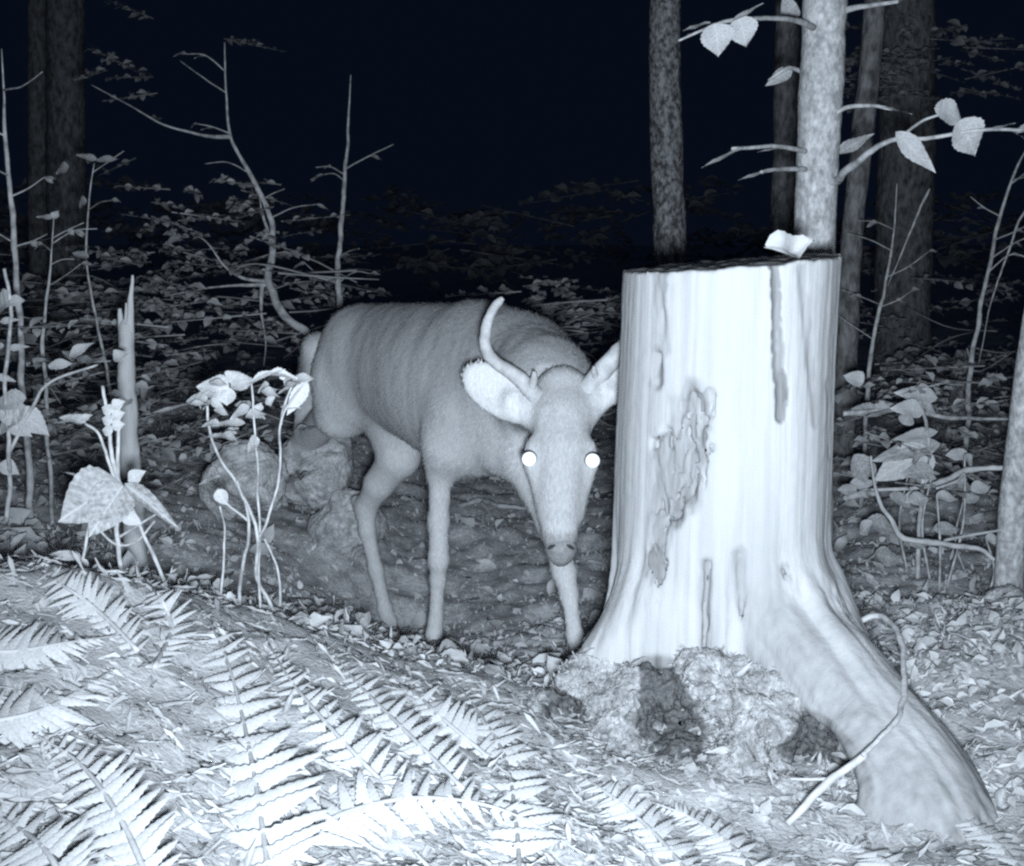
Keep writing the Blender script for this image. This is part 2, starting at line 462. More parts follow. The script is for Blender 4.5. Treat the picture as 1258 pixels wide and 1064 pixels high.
def stem_px(parent, name, pts, radii, m, d=None, sides=7, rough=.12, freq=60, n=None):
    w = [P(p[0], p[1], p[2] if len(p) > 2 else d) for p in pts]
    rr = [M(r, (p[2] if len(p) > 2 else d)) for r, p in zip(np.interp(np.linspace(0, 1, len(pts)), np.linspace(0, 1, len(radii)), radii), pts)]
    v, f = tube(w, rr, sides, n or 6 * len(pts), rough, freq, wob=1.6, wfreq=22)
    return part(parent, name, v, f, MT[m])
def ground_end(pts, d):
    """carry a stem down to the ground under its last point"""
    p = P(*pts[-1], d); h = Hs(p[0], p[1]); k = (h - .03 - CAMZ) / d
    u = p.copy(); u[2] = h - .03
    return u

# ================================================================== STUMP
ax_t = P(898, 323, 1.97)
ST_LO = np.array([.0, 1.38, CAMZ - .86]); ST_HI = np.array([.82, 2.4, CAMZ + .04])
vol = Vol(ST_LO, ST_HI, .0044)
sl, (x, y, z) = vol.box(ST_LO, ST_HI)
axx = ax_t[0] + .006 * np.sin((z - ax_t[2]) * 4)
dx, dy = x - axx, y - 1.97
rho = np.sqrt(dx * dx + dy * dy); th_i = ((np.arctan2(dy, dx) + math.pi) / (2 * math.pi) * 1439).astype(np.int32)
th, zz = np.meshgrid(np.linspace(-math.pi, math.pi, 1440), vol.ax[2], indexing='ij')
t = ax_t[2] - zz                                  # metres below the cut
fl = np.exp((t - .60) / .065)
def lobe(c, w):
    dd = np.abs((th - math.radians(c) + math.pi) % (2 * math.pi) - math.pi); return np.exp(-(dd / math.radians(w)) ** 2)
R = .171 + .004 * sstep(t, .1, .35) + np.minimum(fl, 2.2) * (.036 * lobe(180, 36) + .05 * lobe(95, 40) + .012 * lobe(5, 26) + .010 * lobe(-120, 24) + .012 * lobe(-75, 20))
am = .0012 + .021 * sstep(t, .36, .66)
R = R + am * 1.3 * fbm(np.stack([np.cos(th) * 2.6, np.sin(th) * 2.6, zz * .9], -1), 2) + am * 1.1 * fbm(np.stack([np.cos(th) * 7, np.sin(th) * 7, zz * 1.4], -1), 3)
R = R[th_i, np.broadcast_to(np.arange(len(vol.ax[2]))[None, None, :], x.shape)]
vol.V = ((rho - R) * .85).astype(np.float32)
rootp = [P(965, 770, 1.86), P(1020, 850, 1.76), P(1078, 925, 1.66), P(1118, 990, 1.575), P(1150, 1050, 1.51), P(1168, 1090, 1.46)]
rootr = [.085, .08, .078, .079, .07, .05]
for i in range(5): vol.cone(rootp[i], rootr[i], rootp[i + 1], rootr[i + 1], .07)
fork = [(P(1110, 965, 1.60), .045), (P(1175, 1010, 1.60), .034), (P(1222, 1046, 1.56), .022), (P(1262, 1080, 1.53), .010)]
for (a, ra), (b2, rb_) in zip(fork[:-1], fork[1:]): vol.cone(a, ra, b2, rb_, .05)
for a, ra, b2, rb_ in ((P(1060, 905, 1.62), .03, P(1052, 1000, 1.53), .022), (P(1000, 860, 1.74), .035, P(1035, 930, 1.62), .02)): vol.cone(a, ra, b2, rb_, .03)
vol.cone(P(1008, 720, 1.93), .03, P(1084, 880, 1.80), .03, .05); vol.cone(P(1084, 880, 1.80), .03, P(1150, 985, 1.66), .025, .05)
vol.cone(P(805, 750, 1.88), .045, P(738, 806, 1.88), .028, .06)
# top cut, tilted up to the right
sl, (x, y, z) = vol.box(ST_LO, ST_HI)
cut = z - (ax_t[2] + (x - ax_t[0]) * .082 + .012 * (y - 1.97) + .0045 * fbm(np.stack([x * 60, y * 22, 0 * x], -1), 3))
vol.V = np.maximum(vol.V, cut.astype(np.float32))
# rot hollow, slots and the long crack with its notched edge
def onskin(px, py):
    c = np.array([ax_t[0], 1.97]); u = P(px, py, 1.0) - P(px, py, .5); o = P(px, py, 1.0)
    best = None
    for d in np.arange(1.6, 2.0, .004):
        p = P(px, py, d)
        if np.interp(0, [0], [0]) == 0 and math.hypot(p[0] - c[0], p[1] - c[1]) < .173: return p
    return P(px, py, 1.9)
hol = []
for (a, b2, r, k, nz) in (((853, 498), (846, 560), .014, .006, .012), ((846, 548), (836, 604), .019, .006, .014), ((836, 590), (826, 622), .012, .006, .010), ((816, 548), (828, 632), .014, .005, .012),
                      ((806, 684), (804, 722), .010, .005, .008), ((809, 436), (807, 470), .007, .005, .008), ((820, 636), (812, 690), .008, .005, .010), ((806, 340), (818, 430), .003, .004, .006),
                      ((800, 728), (815, 800), .006, .005, .008), ((868, 690), (866, 800), .005, .008, .006), ((908, 680), (913, 780), .005, .008, .006), ((960, 700), (985, 830), .005, .008, .006),
                      ((985, 330), (1003, 520), .003, .008, .004), ((1020, 470), (1022, 560), .004, .006, .005)):
    A, B = onskin(*a), onskin(*b2)
    A = A + np.array([0, -.002, 0]); B = B + np.array([0, -.002, 0])
    vol.cone(A, r, B, r * .9, k, sub=True, nz=nz); hol.append((A, B, r))
for (a, b2, r, nz) in (((852, 500), (836, 612), .030, .022), ((818, 545), (826, 628), .022, .018), ((812, 640), (810, 780), .014, .016)):   # shallow flaked-off scar
    vol.cone(onskin(*a) + np.array([0, -.5 * r, 0]), r, onskin(*b2) + np.array([0, -.5 * r, 0]), r * .8, .004, sub=True, nz=nz)
for _ in range(14):                      # fibres left standing in the rot
    px, py = random.uniform(818, 852), random.uniform(515, 610)
    A = onskin(px, py) + np.array([0, .012, 0]); B = onskin(px + random.uniform(-5, 3), py + random.uniform(15, 34)) + np.array([0, .010, 0]); vol.cone(A, .0035, B, .003, .004)
crk = []
for i in range(24):
    py = 322 + i * 7.9
    px = 951 + (py - 322) * .05 + random.uniform(-1.4, 1.4)
    A = onskin(px, py); B = onskin(px + random.uniform(-1, 1), py + (9 if i > 13 else 5))
    rr = (.0045 + .0035 * (i / 23)) * random.uniform(.8, 1.25)
    vol.cone(A, rr, B, rr, .003, sub=True); crk.append((A, B, rr))
# hollows under the buttress
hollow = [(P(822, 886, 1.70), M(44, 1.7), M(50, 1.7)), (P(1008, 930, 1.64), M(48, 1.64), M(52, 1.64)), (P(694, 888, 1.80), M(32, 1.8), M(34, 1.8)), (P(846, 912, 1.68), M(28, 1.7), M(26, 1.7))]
for c, rx, rz in hollow:
    vol.ell(c + np.array([0, .03, -.01]), [(rx * 1.1, 0, 0), (0, .15, 0), (0, 0, rz)], .015, sub=True)
sv, sq = vol.skin()
sn = normals(sv, sq)
flat_top = (sn[:, 2] > .8) & (sv[:, 2] > ax_t[2] - .06)
thv = np.arctan2(sv[:, 1] - 1.97, sv[:, 0] - ax_t[0])
g = fbm(np.stack([np.cos(thv) * 19, np.sin(thv) * 19, sv[:, 2] * 1.5], -1), 3)
sv = sv + sn * (np.where(flat_top, 0, .0012 + .0016 * sstep(ax_t[2] - sv[:, 2], .35, .6)) * g)[:, None]
ra_ = nrm(rootp[4] - rootp[0]); rs_ = nrm(np.cross(ra_, [0, 0, 1.])); ru_ = np.cross(rs_, ra_)
wr = 1 - sstep(near(sv, rootp), .075, .12)
rn = fbm(np.stack([sv @ rs_ * 34, sv @ ru_ * 34, sv @ ra_ * 4], -1), 4)
sv = sv + sn * (wr * .020 * rn + .0007 * fbm(sv * 60, 2))[:, None]
rot_dark = np.zeros(len(sv))
for A, B, r in hol: rot_dark = np.maximum(rot_dark, (1 - sstep(near(sv, [A, B]) + .006 * fbm(sv * np.array([110, 110, 30]), 3), r + .004, r + .011)) * (.85 if r > .0075 else .45))
# grey weathered scar round the rot hollow, with its drawn-out lower tail
for (a, b2, ww) in (((846, 500), (830, 622), .034), ((822, 545), (826, 630), .024), ((812, 640), (822, 800), .018), ((818, 330), (808, 470), .008)):
    A, B = onskin(*a), onskin(*b2)
    rot_dark = np.maximum(rot_dark, .66 * (1 - sstep(near(sv, [A, B]) + .022 * fbm(sv * np.array([60, 60, 16]), 4), ww * .7, ww * 1.25)))
for A, B, r in crk: rot_dark = np.maximum(rot_dark, 1 - sstep(near(sv, [A, B]), r * 1.0 + .001, r * 1.3 + .0025))
for c, rx, rz in hollow: rot_dark = np.maximum(rot_dark, 1.25 * (1 - sstep(np.linalg.norm((sv - c - np.array([0, .05, 0])) / np.array([rx, .22, rz]), axis=1), 1.0, 1.25)))  # the mask also darkens the wood inside the hollows under the buttress
rot_dark = np.maximum(rot_dark, .45 * sstep(fbm(np.stack([np.cos(thv) * 5, np.sin(thv) * 5, sv[:, 2] * 1.1], -1), 3), .12, .45) * (.35 + .65 * sstep(ax_t[2] - sv[:, 2], .3, .6)))
dirt = .62 * sstep(ax_t[2] - sv[:, 2] + .05 * fbm(sv * 9, 3), .60, .74) + .45 * wr * sstep(rn, -.05, .35)
rot_dark = np.clip(np.maximum(rot_dark, dirt), 0, 1); rot_dark = np.where(flat_top, .55, rot_dark)  # sawn top takes one even darker tone
stump = thing('tree_stump', (ax_t[0], 1.97, CAMZ - .66), 'tall pale barkless sawn tree stump with a spreading root, right of the deer', 'tree stump')
loc = np.array(stump.location)
me = mesh('trunk_wood', sv - loc, sq); attr(me, 'rot_dark', rot_dark); me.materials.append(MT['wood'])
o = link(bpy.data.objects.new('trunk_wood', me)); o.parent = stump

# mossy bank below the stump
B_LO = np.array([-.02, 1.36, CAMZ - .86]); B_HI = np.array([.66, 2.02, CAMZ - .5])
vb = Vol(B_LO, B_HI, .005)
BL = [(712, 838, 1.88, 26), (735, 850, 1.86, 34), (765, 845, 1.83, 30), (795, 838, 1.80, 24), (745, 890, 1.82, 44), (785, 880, 1.79, 36), (780, 925, 1.74, 42), (735, 935, 1.75, 46), (690, 935, 1.79, 40), (668, 890, 1.86, 30),
      (862, 832, 1.775, 28), (890, 838, 1.765, 30), (925, 852, 1.75, 30), (955, 872, 1.73, 30), (985, 890, 1.71, 26), (880, 870, 1.745, 40), (915, 890, 1.72, 46), (950, 915, 1.70, 46), (905, 935, 1.68, 46), (945, 955, 1.65, 44),
      (860, 960, 1.66, 44), (820, 960, 1.68, 44), (900, 985, 1.61, 40), (955, 990, 1.59, 40), (830, 850, 1.79, 26), (820, 900, 1.80, 50), (1005, 930, 1.75, 50), (1000, 990, 1.60, 42), (1035, 990, 1.61, 34), (780, 970, 1.66, 40), (1040, 960, 1.66, 30)]
for (px, py, d, r) in BL:
    c = P(px, py, d); vb.ell(c, [(M(r, d), 0, 0), (0, M(r, d) * .9, 0), (0, 0, M(r, d))], .035)
for c, rx, rz in hollow:
    for k in range(5):
        o_ = np.array([random.uniform(-.45, .45) * rx, -.03, random.uniform(-.45, .45) * rz])
        vb.ell(c + o_, [(rx * random.uniform(.45, .65), 0, random.uniform(-.01, .01)), (0, .12, 0), (0, 0, rz * random.uniform(.45, .65))], .008, sub=True)
sl, (x, y, z) = vb.box(B_LO, B_HI)
vb.V = vb.V + (.016 * fbm(np.stack([x, y, z], -1) * 26, 3)).astype(np.float32)
vb.V = np.maximum(vb.V, -1)
bv, bq = vb.skin(); bn = normals(bv, bq)
bv = bv + bn * (.022 * fbm(bv * 22, 4) + .016 * np.abs(fbm(bv * 60 + 3, 3)) - .02 * sstep(fbm(bv * 14 + 8, 2), .15, .4))[:, None]
rb = np.zeros(len(bv))
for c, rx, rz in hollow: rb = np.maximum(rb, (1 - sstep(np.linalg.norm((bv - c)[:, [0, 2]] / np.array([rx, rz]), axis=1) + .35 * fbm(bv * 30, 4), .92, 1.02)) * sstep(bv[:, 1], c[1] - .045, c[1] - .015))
me = mesh('moss_bank', bv, bq); attr(me, 'rot_dark', rb); me.materials.append(MT['moss'])
tag(link(bpy.data.objects.new('moss_bank', me)), kind='structure')

# moss tufts growing on it
g_ = Geo(); BL4 = (np.array([(0, -.5, 0), (0, .5, 0), (1, .12, .1), (1, -.12, .1)]), [[0, 1, 2, 3]])
sel = rng.choice(np.where((rb < .3) & (bn[:, 1] < .5) & (bn[:, 2] > -.5))[0], 7000)
for k in sel:
    d = nrm(bn[k] + rng.normal(0, .9, 3)); n_ = nrm(rng.normal(0, 1, 3))
    g_.add(apply4(frame(bv[k], d, n_, random.uniform(.003, .009), random.uniform(.002, .005)), BL4[0]), BL4[1])
v, f = g_.arr(); solo('moss', v, f, MT['tuft'], bv[0], 'short moss covering the bank under the stump', 'moss', kind='stuff')
# pale crumpled leaf lying on the cut
lp = P(974, 312, 1.92)
v, f = leaf_shape(.75, .5, .1, .03, seg=14, seed=31)
v = v.copy(); v[:, 2] += .12 * np.sin(v[:, 0] * 8) + .10 * fbm(v * 4, 2); v[:, 1] += .13 * np.sin(v[:, 0] * 6.5 + 2)
v = apply4(frame(P(944, 304, 1.88), P(1006, 300, 1.9) - P(944, 304, 1.88), (0, -1, .55), .078, .05, .06), v)
v[:, 2] -= v[:, 2].min() - (ax_t[2] + (lp[0] - ax_t[0]) * .082 + .001)
solo('dead_leaf', v, f, MT['fern'], v[0], 'pale crumpled dead leaf lying on the sawn top of the stump', 'leaf')

# ================================================================== DEER
D_LO = (-.98, 2.02, CAMZ - 1.2); D_HI = (.42, 3.95, CAMZ - .02)
dv = Vol(D_LO, D_HI, .0062)
def C(a, ra, b2, rb, k=.04): dv.cone(P(*a), M(ra, a[2]), P(*b2), M(rb, b2[2]), k)
def chain(pts, k=.04):
    for a, b2 in zip(pts[:-1], pts[1:]): C(a[:3], a[3], b2[:3], b2[3], k)
# trunk of the body: elliptical sections lofted along the spine
d_h = nrm([.57, -.82, 0]); d_s = nrm([-.82, -.57, 0]); up = np.array([0, 0, 1.])
t0 = P(424, 440, 3.44); t1 = P(640, 470, 2.58); t0[2] = t1[2] = 0
d_h = nrm(t1 - t0); d_s = np.array([d_h[1], -d_h[0], 0]); TL = np.linalg.norm(t1 - t0)
SS = np.array([0, .03, .08, .16, .3, .45, .6, .74, .86, .95, 1.0])
SW = np.array([.015, .072, .102, .118, .114, .122, .130, .124, .108, .072, .015])
STOP = np.array([-.31, -.235, -.195, -.168, -.150, -.146, -.140, -.136, -.158, -.225, -.30])
SBOT = np.array([-.35, -.43, -.465, -.480, -.470, -.484, -.506, -.526, -.510, -.455, -.38])
def fine(a, n=400):
    u = np.linspace(0, 1, n); q_ = np.interp(u, SS, a); k_ = np.hanning(41); k_ /= k_.sum()
    return u, np.convolve(np.pad(q_, 20, mode='edge'), k_, 'valid')
sl, (x, y, z) = dv.box(D_LO, D_HI)
px_, py_ = x - t0[0], y - t0[1]
sa = (px_ * d_h[0] + py_ * d_h[1]) / TL; la = px_ * d_s[0] + py_ * d_s[1]; za = z - CAMZ
u_, w_ = fine(SW); tp_ = fine(STOP)[1]; bt_ = fine(SBOT)[1]
sc_ = np.clip(sa, 0, 1); ui = (sc_ * 399).astype(np.int32)
cw = w_[ui]; cc = ((tp_ + bt_) / 2)[ui]; chh = ((tp_ - bt_) / 2)[ui]
vv_ = (za - cc) / chh
lw = la / (cw * (1 - .10 * np.clip(vv_, -1, 1) - .06 * np.clip(vv_, -1, 1) ** 2))
rr_ = np.sqrt(lw ** 2 + vv_ ** 2)
dd_ = (rr_ - 1) * np.minimum(cw, chh) * .9
dd_ = np.maximum(dd_, np.maximum(-sa, sa - 1) * TL)
dv.V = np.minimum(dv.V, dd_).astype(np.float32)
def E(px, py, d, fw, sd, vt, k=.03, tilt=0):
    u2 = nrm(up + d_h * tilt); f2 = nrm(d_h - u2 * d_h.dot(u2))
    dv.ell(P(px, py, d), [f2 * fw, d_s * sd, u2 * vt], k)
E(428, 455, 3.26, .085, .055, .14, .09, -.15)
E(578, 480, 2.76, .085, .06, .15, .09, .15)
# tail
chain([(392, 430, 3.44, 22), (380, 480, 3.47, 18), (373, 525, 3.48, 11)], .03)
# near ham lower edge and the hind leg pushed back behind the stones
chain([(418, 470, 3.28, 32), (416, 512, 3.29, 26)], .05)
chain([(410, 505, 3.32, 24), (374, 545, 3.52, 16), (338, 590, 3.72, 11), (352, 650, 3.72, 7.5), (364, 705, 3.68, 6.5), (370, 722, 3.66, 7.5)], .03)
# other hind leg, standing
chain([(474, 470, 3.24, 40), (490, 530, 3.16, 30), (490, 562, 3.14, 25)], .05)
chain([(490, 562, 3.14, 25), (466, 594, 3.18, 18.5), (450, 622, 3.22, 13), (451, 652, 3.22, 9.8), (462, 700, 3.22, 8.8), (473, 748, 3.22, 8.6), (478, 764, 3.22, 9.6), (482, 784, 3.2, 9.5)], .016)
C((437, 614, 3.24), 6, (447, 632, 3.23), 8, .02)
# near foreleg
chain([(566, 505, 2.70, 34), (550, 546, 2.71, 22), (541, 578, 2.74, 15)], .05)
chain([(550, 546, 2.70, 22), (541, 580, 2.74, 14.5), (539, 640, 2.75, 12.8), (539, 688, 2.74, 12.8), (538, 712, 2.75, 9.6), (535, 762, 2.76, 8.6), (533, 780, 2.76, 10), (536, 804, 2.73, 10)], .014)
# far foreleg stepping forward
chain([(640, 520, 2.66, 38), (660, 588, 2.60, 22), (678, 645, 2.55, 17)], .05)
chain([(660, 588, 2.60, 23), (678, 645, 2.55, 17), (693, 703, 2.5, 14.5), (699, 730, 2.48, 11), (706, 780, 2.46, 9.6), (712, 806, 2.44, 11), (716, 830, 2.42, 10)], .016)
# brisket, neck, head
chain([(622, 560, 2.64, 24), (640, 560, 2.6, 26)], .04)
chain([(622, 445, 2.80, 54), (645, 455, 2.64, 52), (670, 472, 2.46, 44), (690, 500, 2.33, 34)], .10)
chain([(691, 484, 2.275, 35), (690, 515, 2.235, 35), (689, 552, 2.20, 32), (688, 588, 2.185, 26), (687, 622, 2.17, 21.5), (687, 655, 2.16, 19), (688, 676, 2.155, 17)], .022)
chain([(690, 545, 2.27, 31), (690, 610, 2.23, 23), (690, 668, 2.185, 14)], .03)
for ex, sx in ((658, -1), (720, 1)):
    C((ex, 552, 2.195), 13.5, (ex + sx * 3, 570, 2.19), 13, .015)       # brow and orbit
    C((ex - sx * 3, 588, 2.195), 12, (ex - sx * 13, 632, 2.18), 10, .02)   # cheek
# ears: flattened cups
def ear(a, b2, w, d, d2):
    A = P(*a, d); B = P(*b2, d2); c = (A + B) / 2; L = (B - A) / 2; n = nrm(np.array([0, -1, .2]) - L * 0)
    s = nrm(np.cross(L, n)); n = np.cross(s, nrm(L))
    if n[1] > 0: n = -n
    dv.ell(c, [L * 1.05, s * M(w, d), n * .016], .008)
    dv.ell(c + n * .017 + L * .05, [L * .86, s * M(w * .78, d), n * .0155], .006, sub=True)
    return A, B
earL = ear((648, 508), (572, 453), 30, 2.24, 2.27)
earR = ear((730, 490), (814, 428), 22, 2.24, 2.27)
C((655, 512, 2.245), 16, (630, 494, 2.245), 15, .02); C((724, 504, 2.245), 16, (746, 482, 2.245), 14, .02)
vv, qq = dv.skin(); vv = relax(vv, qq, 2, .4)
nn = normals(vv, qq)
leg_z = sstep(vv[:, 2], P(540, 590, 2.75)[2] - .02, P(540, 540, 2.75)[2])
vv = vv + nn * ((.0008 + .0026 * leg_z) * fbm(vv * np.array([26, 26, 8]), 3))[:, None]
# coat colours: pale legs, belly, muzzle ring, rump edge, inner ear
sv_s = ((vv[:, 0] - t0[0]) * d_h[0] + (vv[:, 1] - t0[1]) * d_h[1]) / TL
pale = .34 * (1 - sstep(vv[:, 2] - CAMZ, -.27, -.17)) + .06
pale = pale + .03 * np.sin(sv_s * 27 + 3 * (vv[:, 2] - CAMZ) + 4 * fbm(vv * 4, 2)) * (vv[:, 1] > 2.5) * (vv[:, 2] - CAMZ > -.52)  # faint flank bands: rib and muscle shading painted into the coat colour
pale = pale * (1 - .55 * sstep(sv_s, .78, .95) * (vv[:, 1] > 2.36)) + .08 * (vv[:, 1] < 2.34)
def paint(pts, r, amt, soft=1.5):
    global pale
    pale = np.maximum(pale, amt * (1 - sstep(near(vv, [P(*p) for p in pts]), r, r * soft)))
paint([(490, 570, 3.14), (449, 622, 3.22), (463, 700, 3.22), (483, 788, 3.2)], .07, .55)
paint([(541, 590, 2.74), (539, 690, 2.74), (533, 770, 2.76)], .06, .35)
paint([(680, 660, 2.55), (693, 705, 2.5), (712, 799, 2.43)], .06, .4)
paint([(680, 647, 2.13), (696, 647, 2.13)], .012, .75, 2.4)
for sx in (-1, 1): paint([(688 + sx * 30, 590, 2.17), (688 + sx * 24, 640, 2.16)], .012, .6, 2.6); paint([(689 + sx * 36, 548, 2.17), (689 + sx * 40, 580, 2.17)], .012, .55, 2.0)
bridge = 1 - sstep(near(vv, [P(690, 500, 2.18), P(688, 560, 2.15), P(687, 632, 2.13)]), .018, .045); pale = pale * (1 - .7 * bridge * (vv[:, 1] < 2.34))
paint([(640, 598, 2.17), (656, 640, 2.16)], .022, .45, 1.8)
paint([(636, 496, 2.23), (590, 463, 2.245)], .022, .7, 2.2); paint([(744, 484, 2.23), (798, 446, 2.245)], .020, .6, 2.2)
paint([(386, 450, 3.3), (394, 490, 3.24), (412, 540, 3.2)], .075, 1.0, 2.0)
paint([(470, 545, 3.2), (457, 525, 3.2)], .03, .6, 1.6)
pale = .46 + .54 * np.clip(pale, 0, 1)
facem = (vv[:, 1] < 2.34) & (np.abs(vv[:, 0] - P(689, 560, 2.2)[0]) < .075)
pale = np.where(facem, pale * .72, pale)
pale = pale * (1 - .85 * (1 - sstep(near(vv, [P(676, 672, 2.13), P(700, 672, 2.13)]), .018, .034)) * (vv[:, 1] < 2.34))     # dark muzzle round the nose
pale = pale * (1 - .35 * sstep(sv_s, .70, .9) * (vv[:, 1] > 2.36) * sstep(vv[:, 2] - CAMZ, -.40, -.25))                      # darker neck and withers
deer = thing('deer', (P(590, 790, 2.8)[0], 2.8, CAMZ - .93), 'young deer with short antlers and shining eyes lowering its head beside the stump', 'deer')
loc = np.array(deer.location)
me = mesh('body', vv - loc, qq); attr(me, 'pale', pale); me.materials.append(MT['fur'])
body = link(bpy.data.objects.new('body', me)); body.parent = deer
# the coat: short hair lying back along the body, down the legs, up the face
tri = rng.choice(len(vv), 70000)
fl = np.where((vv[tri, 1] < 2.34)[:, None], np.array([0, .3, 1.]), np.where((vv[tri, 2] - CAMZ > -.50)[:, None], -d_h * .8 + np.array([0, 0, -.75]), np.array([0, 0, -1.])))
bn_ = nn[tri]; fl = fl + rng.normal(0, .22, fl.shape); fl = fl - bn_ * (fl * bn_).sum(1)[:, None]; fl /= np.linalg.norm(fl, axis=1)[:, None] + 1e-9
hl = np.where(vv[tri, 1] < 2.34, .008, .015)[:, None] * rng.uniform(.6, 1.3, (len(tri), 1)); hl *= np.where(vv[tri, 2] - CAMZ < -.56, .6, 1.)[:, None]
p0 = vv[tri] + rng.normal(0, .002, fl.shape) - bn_ * .001; sd_ = np.cross(bn_, fl) * .0011
p1 = p0 + fl * hl + bn_ * hl * .12
hv = np.stack([p0 - sd_, p0 + sd_, p1 + sd_ * .3, p1 - sd_ * .3], 1).reshape(-1, 3)
hq = np.arange(len(hv)).reshape(-1, 4)
me = mesh('coat_hair', hv - loc, hq); attr(me, 'pale', np.clip(np.repeat(pale[tri] + rng.normal(0, .10, len(tri)), 4), 0, 1)); me.materials.append(MT['fur'])
o = link(bpy.data.objects.new('coat_hair', me)); o.parent = body; o['kind'] = 'stuff'
# antlers in velvet
def antler(pts, tine):
    v, f = tube([P(*p[:3]) for p in pts], [M(p[3], p[2]) for p in pts], 14, 60, .2, 90)
    a = part(deer, 'antler', v, f, MT['antler'])
    v, f = tube([P(*p[:3]) for p in tine], [M(p[3], p[2]) for p in tine], 9, 10, .06, 80)
    part(a, 'brow_tine', v, f, MT['antler'])
antler([(670, 502, 2.26, 12), (654, 482, 2.235, 11), (634, 462, 2.23, 9.5), (610, 446, 2.22, 8.2), (597, 428, 2.22, 7.4), (597, 405, 2.23, 6.8), (604, 384, 2.24, 5.8), (613, 371, 2.25, 5), (618, 366, 2.25, 2.5)],
       [(651, 480, 2.23, 6), (656, 466, 2.215, 5), (656, 456, 2.21, 2)])
antler([(712, 494, 2.26, 13), (730, 468, 2.245, 13), (754, 440, 2.24, 12), (780, 415, 2.24, 11), (798, 400, 2.25, 9), (800, 385, 2.26, 7.5), (792, 364, 2.27, 6), (784, 350, 2.27, 2.5)],
       [(733, 466, 2.235, 5), (730, 456, 2.22, 4), (730, 450, 2.215, 2)])
# eyes
def disc(c, n, r, bulge, seg=20, rings=5):
    n = nrm(n); a = nrm(np.cross(n, [0, 0, 1.])); b2 = np.cross(n, a); V = [c + n * bulge]; F = []
    for i in range(1, rings + 1):
        rr = r * i / rings
        for j in range(seg):
            an = 2 * math.pi * j / seg
            V.append(c + (a * math.cos(an) + b2 * math.sin(an)) * rr + n * bulge * (1 - (i / rings) ** 2))
    for j in range(seg): F.append([0, 1 + j, 1 + (j + 1) % seg])
    for i in range(rings - 1):
        for j in range(seg):
            k = (j + 1) % seg; F.append([1 + i * seg + j, 1 + (i + 1) * seg + j, 1 + (i + 1) * seg + k, 1 + i * seg + k])
    V = np.array(V); return V, [q[::-1] for q in F]
for px, py in ((650, 564), (728, 566)):
    c = P(px, py, 2.158); n = nrm(FLASH - c)
    v, f = tube([c + np.array([0, .03, 0]), c + np.array([0, .012, 0]), c - n * -.004], [.012, .0155, .0132], 16, 10)
    e = part(deer, 'eyeball', v, f, MT['eye'])
    v, f = disc(c + n * .006, n, .0128, .0022); part(e, 'shining_pupil', v, f, MT['eyeshine'])
# nose pad
v, f = [], []
u_, w_ = np.meshgrid(np.linspace(0, math.pi, 13), np.linspace(0, 2 * math.pi, 24, endpoint=False), indexing='ij')
S = np.stack([np.sin(u_) * np.cos(w_), np.cos(u_), np.sin(u_) * np.sin(w_)], -1).reshape(-1, 3)
S[:, 0] *= 1 - .22 * np.clip(-S[:, 2], 0, 1)
nv = P(689, 675, 2.149) + S * np.array([M(21, 2.15), .028, M(22, 2.15)])
nv += S * (.0022 * fbm(S * 6, 3))[:, None]
nv += nrm([0, -1, 0]) * 0
nf = [[i * 24 + j, (i + 1) * 24 + j, (i + 1) * 24 + (j + 1) % 24, i * 24 + (j + 1) % 24] for i in range(12) for j in range(24)]
nose = part(deer, 'nose', nv, nf, MT['nose'])
for sx in (-1, 1):
    c = P(689 + sx * 12, 672, 2.122)
    v, f = tube([c + np.array([-sx * .006, -.004, .004]), c, c + np.array([sx * .006, 0, -.004])], [.002, .0036, .002], 8, 8)
    part(nose, 'nostril', v, f, MT['eye'])

# cloven hooves
def hoof(px, py, d):
    c = P(px, py, d); G2 = Geo(); sd = nrm(np.cross(d_h, up)); vs, fs = [], []; n0 = 0
    for k in (-1, 1):
        a = c + sd * k * .008 + up * .030 - d_h * .008; b2 = c + sd * k * .010 + d_h * .030 - up * .012
        v, f = tube([a, (a + b2) / 2 + up * .004, b2], [.0125, .0135, .005], 10, 12)
        vs.append(v); fs += [[i + n0 for i in q_] for q_ in f]; n0 += len(v)
    part(deer, 'hoof', np.vstack(vs), fs, MT['hoof'])
for h_ in ((483, 786, 3.2), (537, 805, 2.72), (717, 832, 2.41), (371, 722, 3.65)): hoof(*h_)

# ================================================================== TREES
def trunk_of(t_, pts, d, radii, m, rough=.12, freq=14, sides=20, n=60, name='trunk'):
    w = [P(p[0], p[1], d) for p in pts]; g_ = ground_end(pts, d); w.append(g_)
    rr = [M(r, d) for r in np.interp(np.linspace(0, 1, len(pts)), np.linspace(0, 1, len(radii)), radii)] + [M(radii[-1] * 1.25, d)]
    v, f = tube(w, rr, sides, n, rough, freq)
    return part(t_, name, v, f, MT[m])
def tree(name, pts, d, radii, m, label, cat='tree', **k):
    g_ = ground_end(pts, d); t_ = thing(name, (g_[0], g_[1], g_[2] + .03), label, cat)
    trunk_of(t_, pts, d, radii, m, **k); return t_

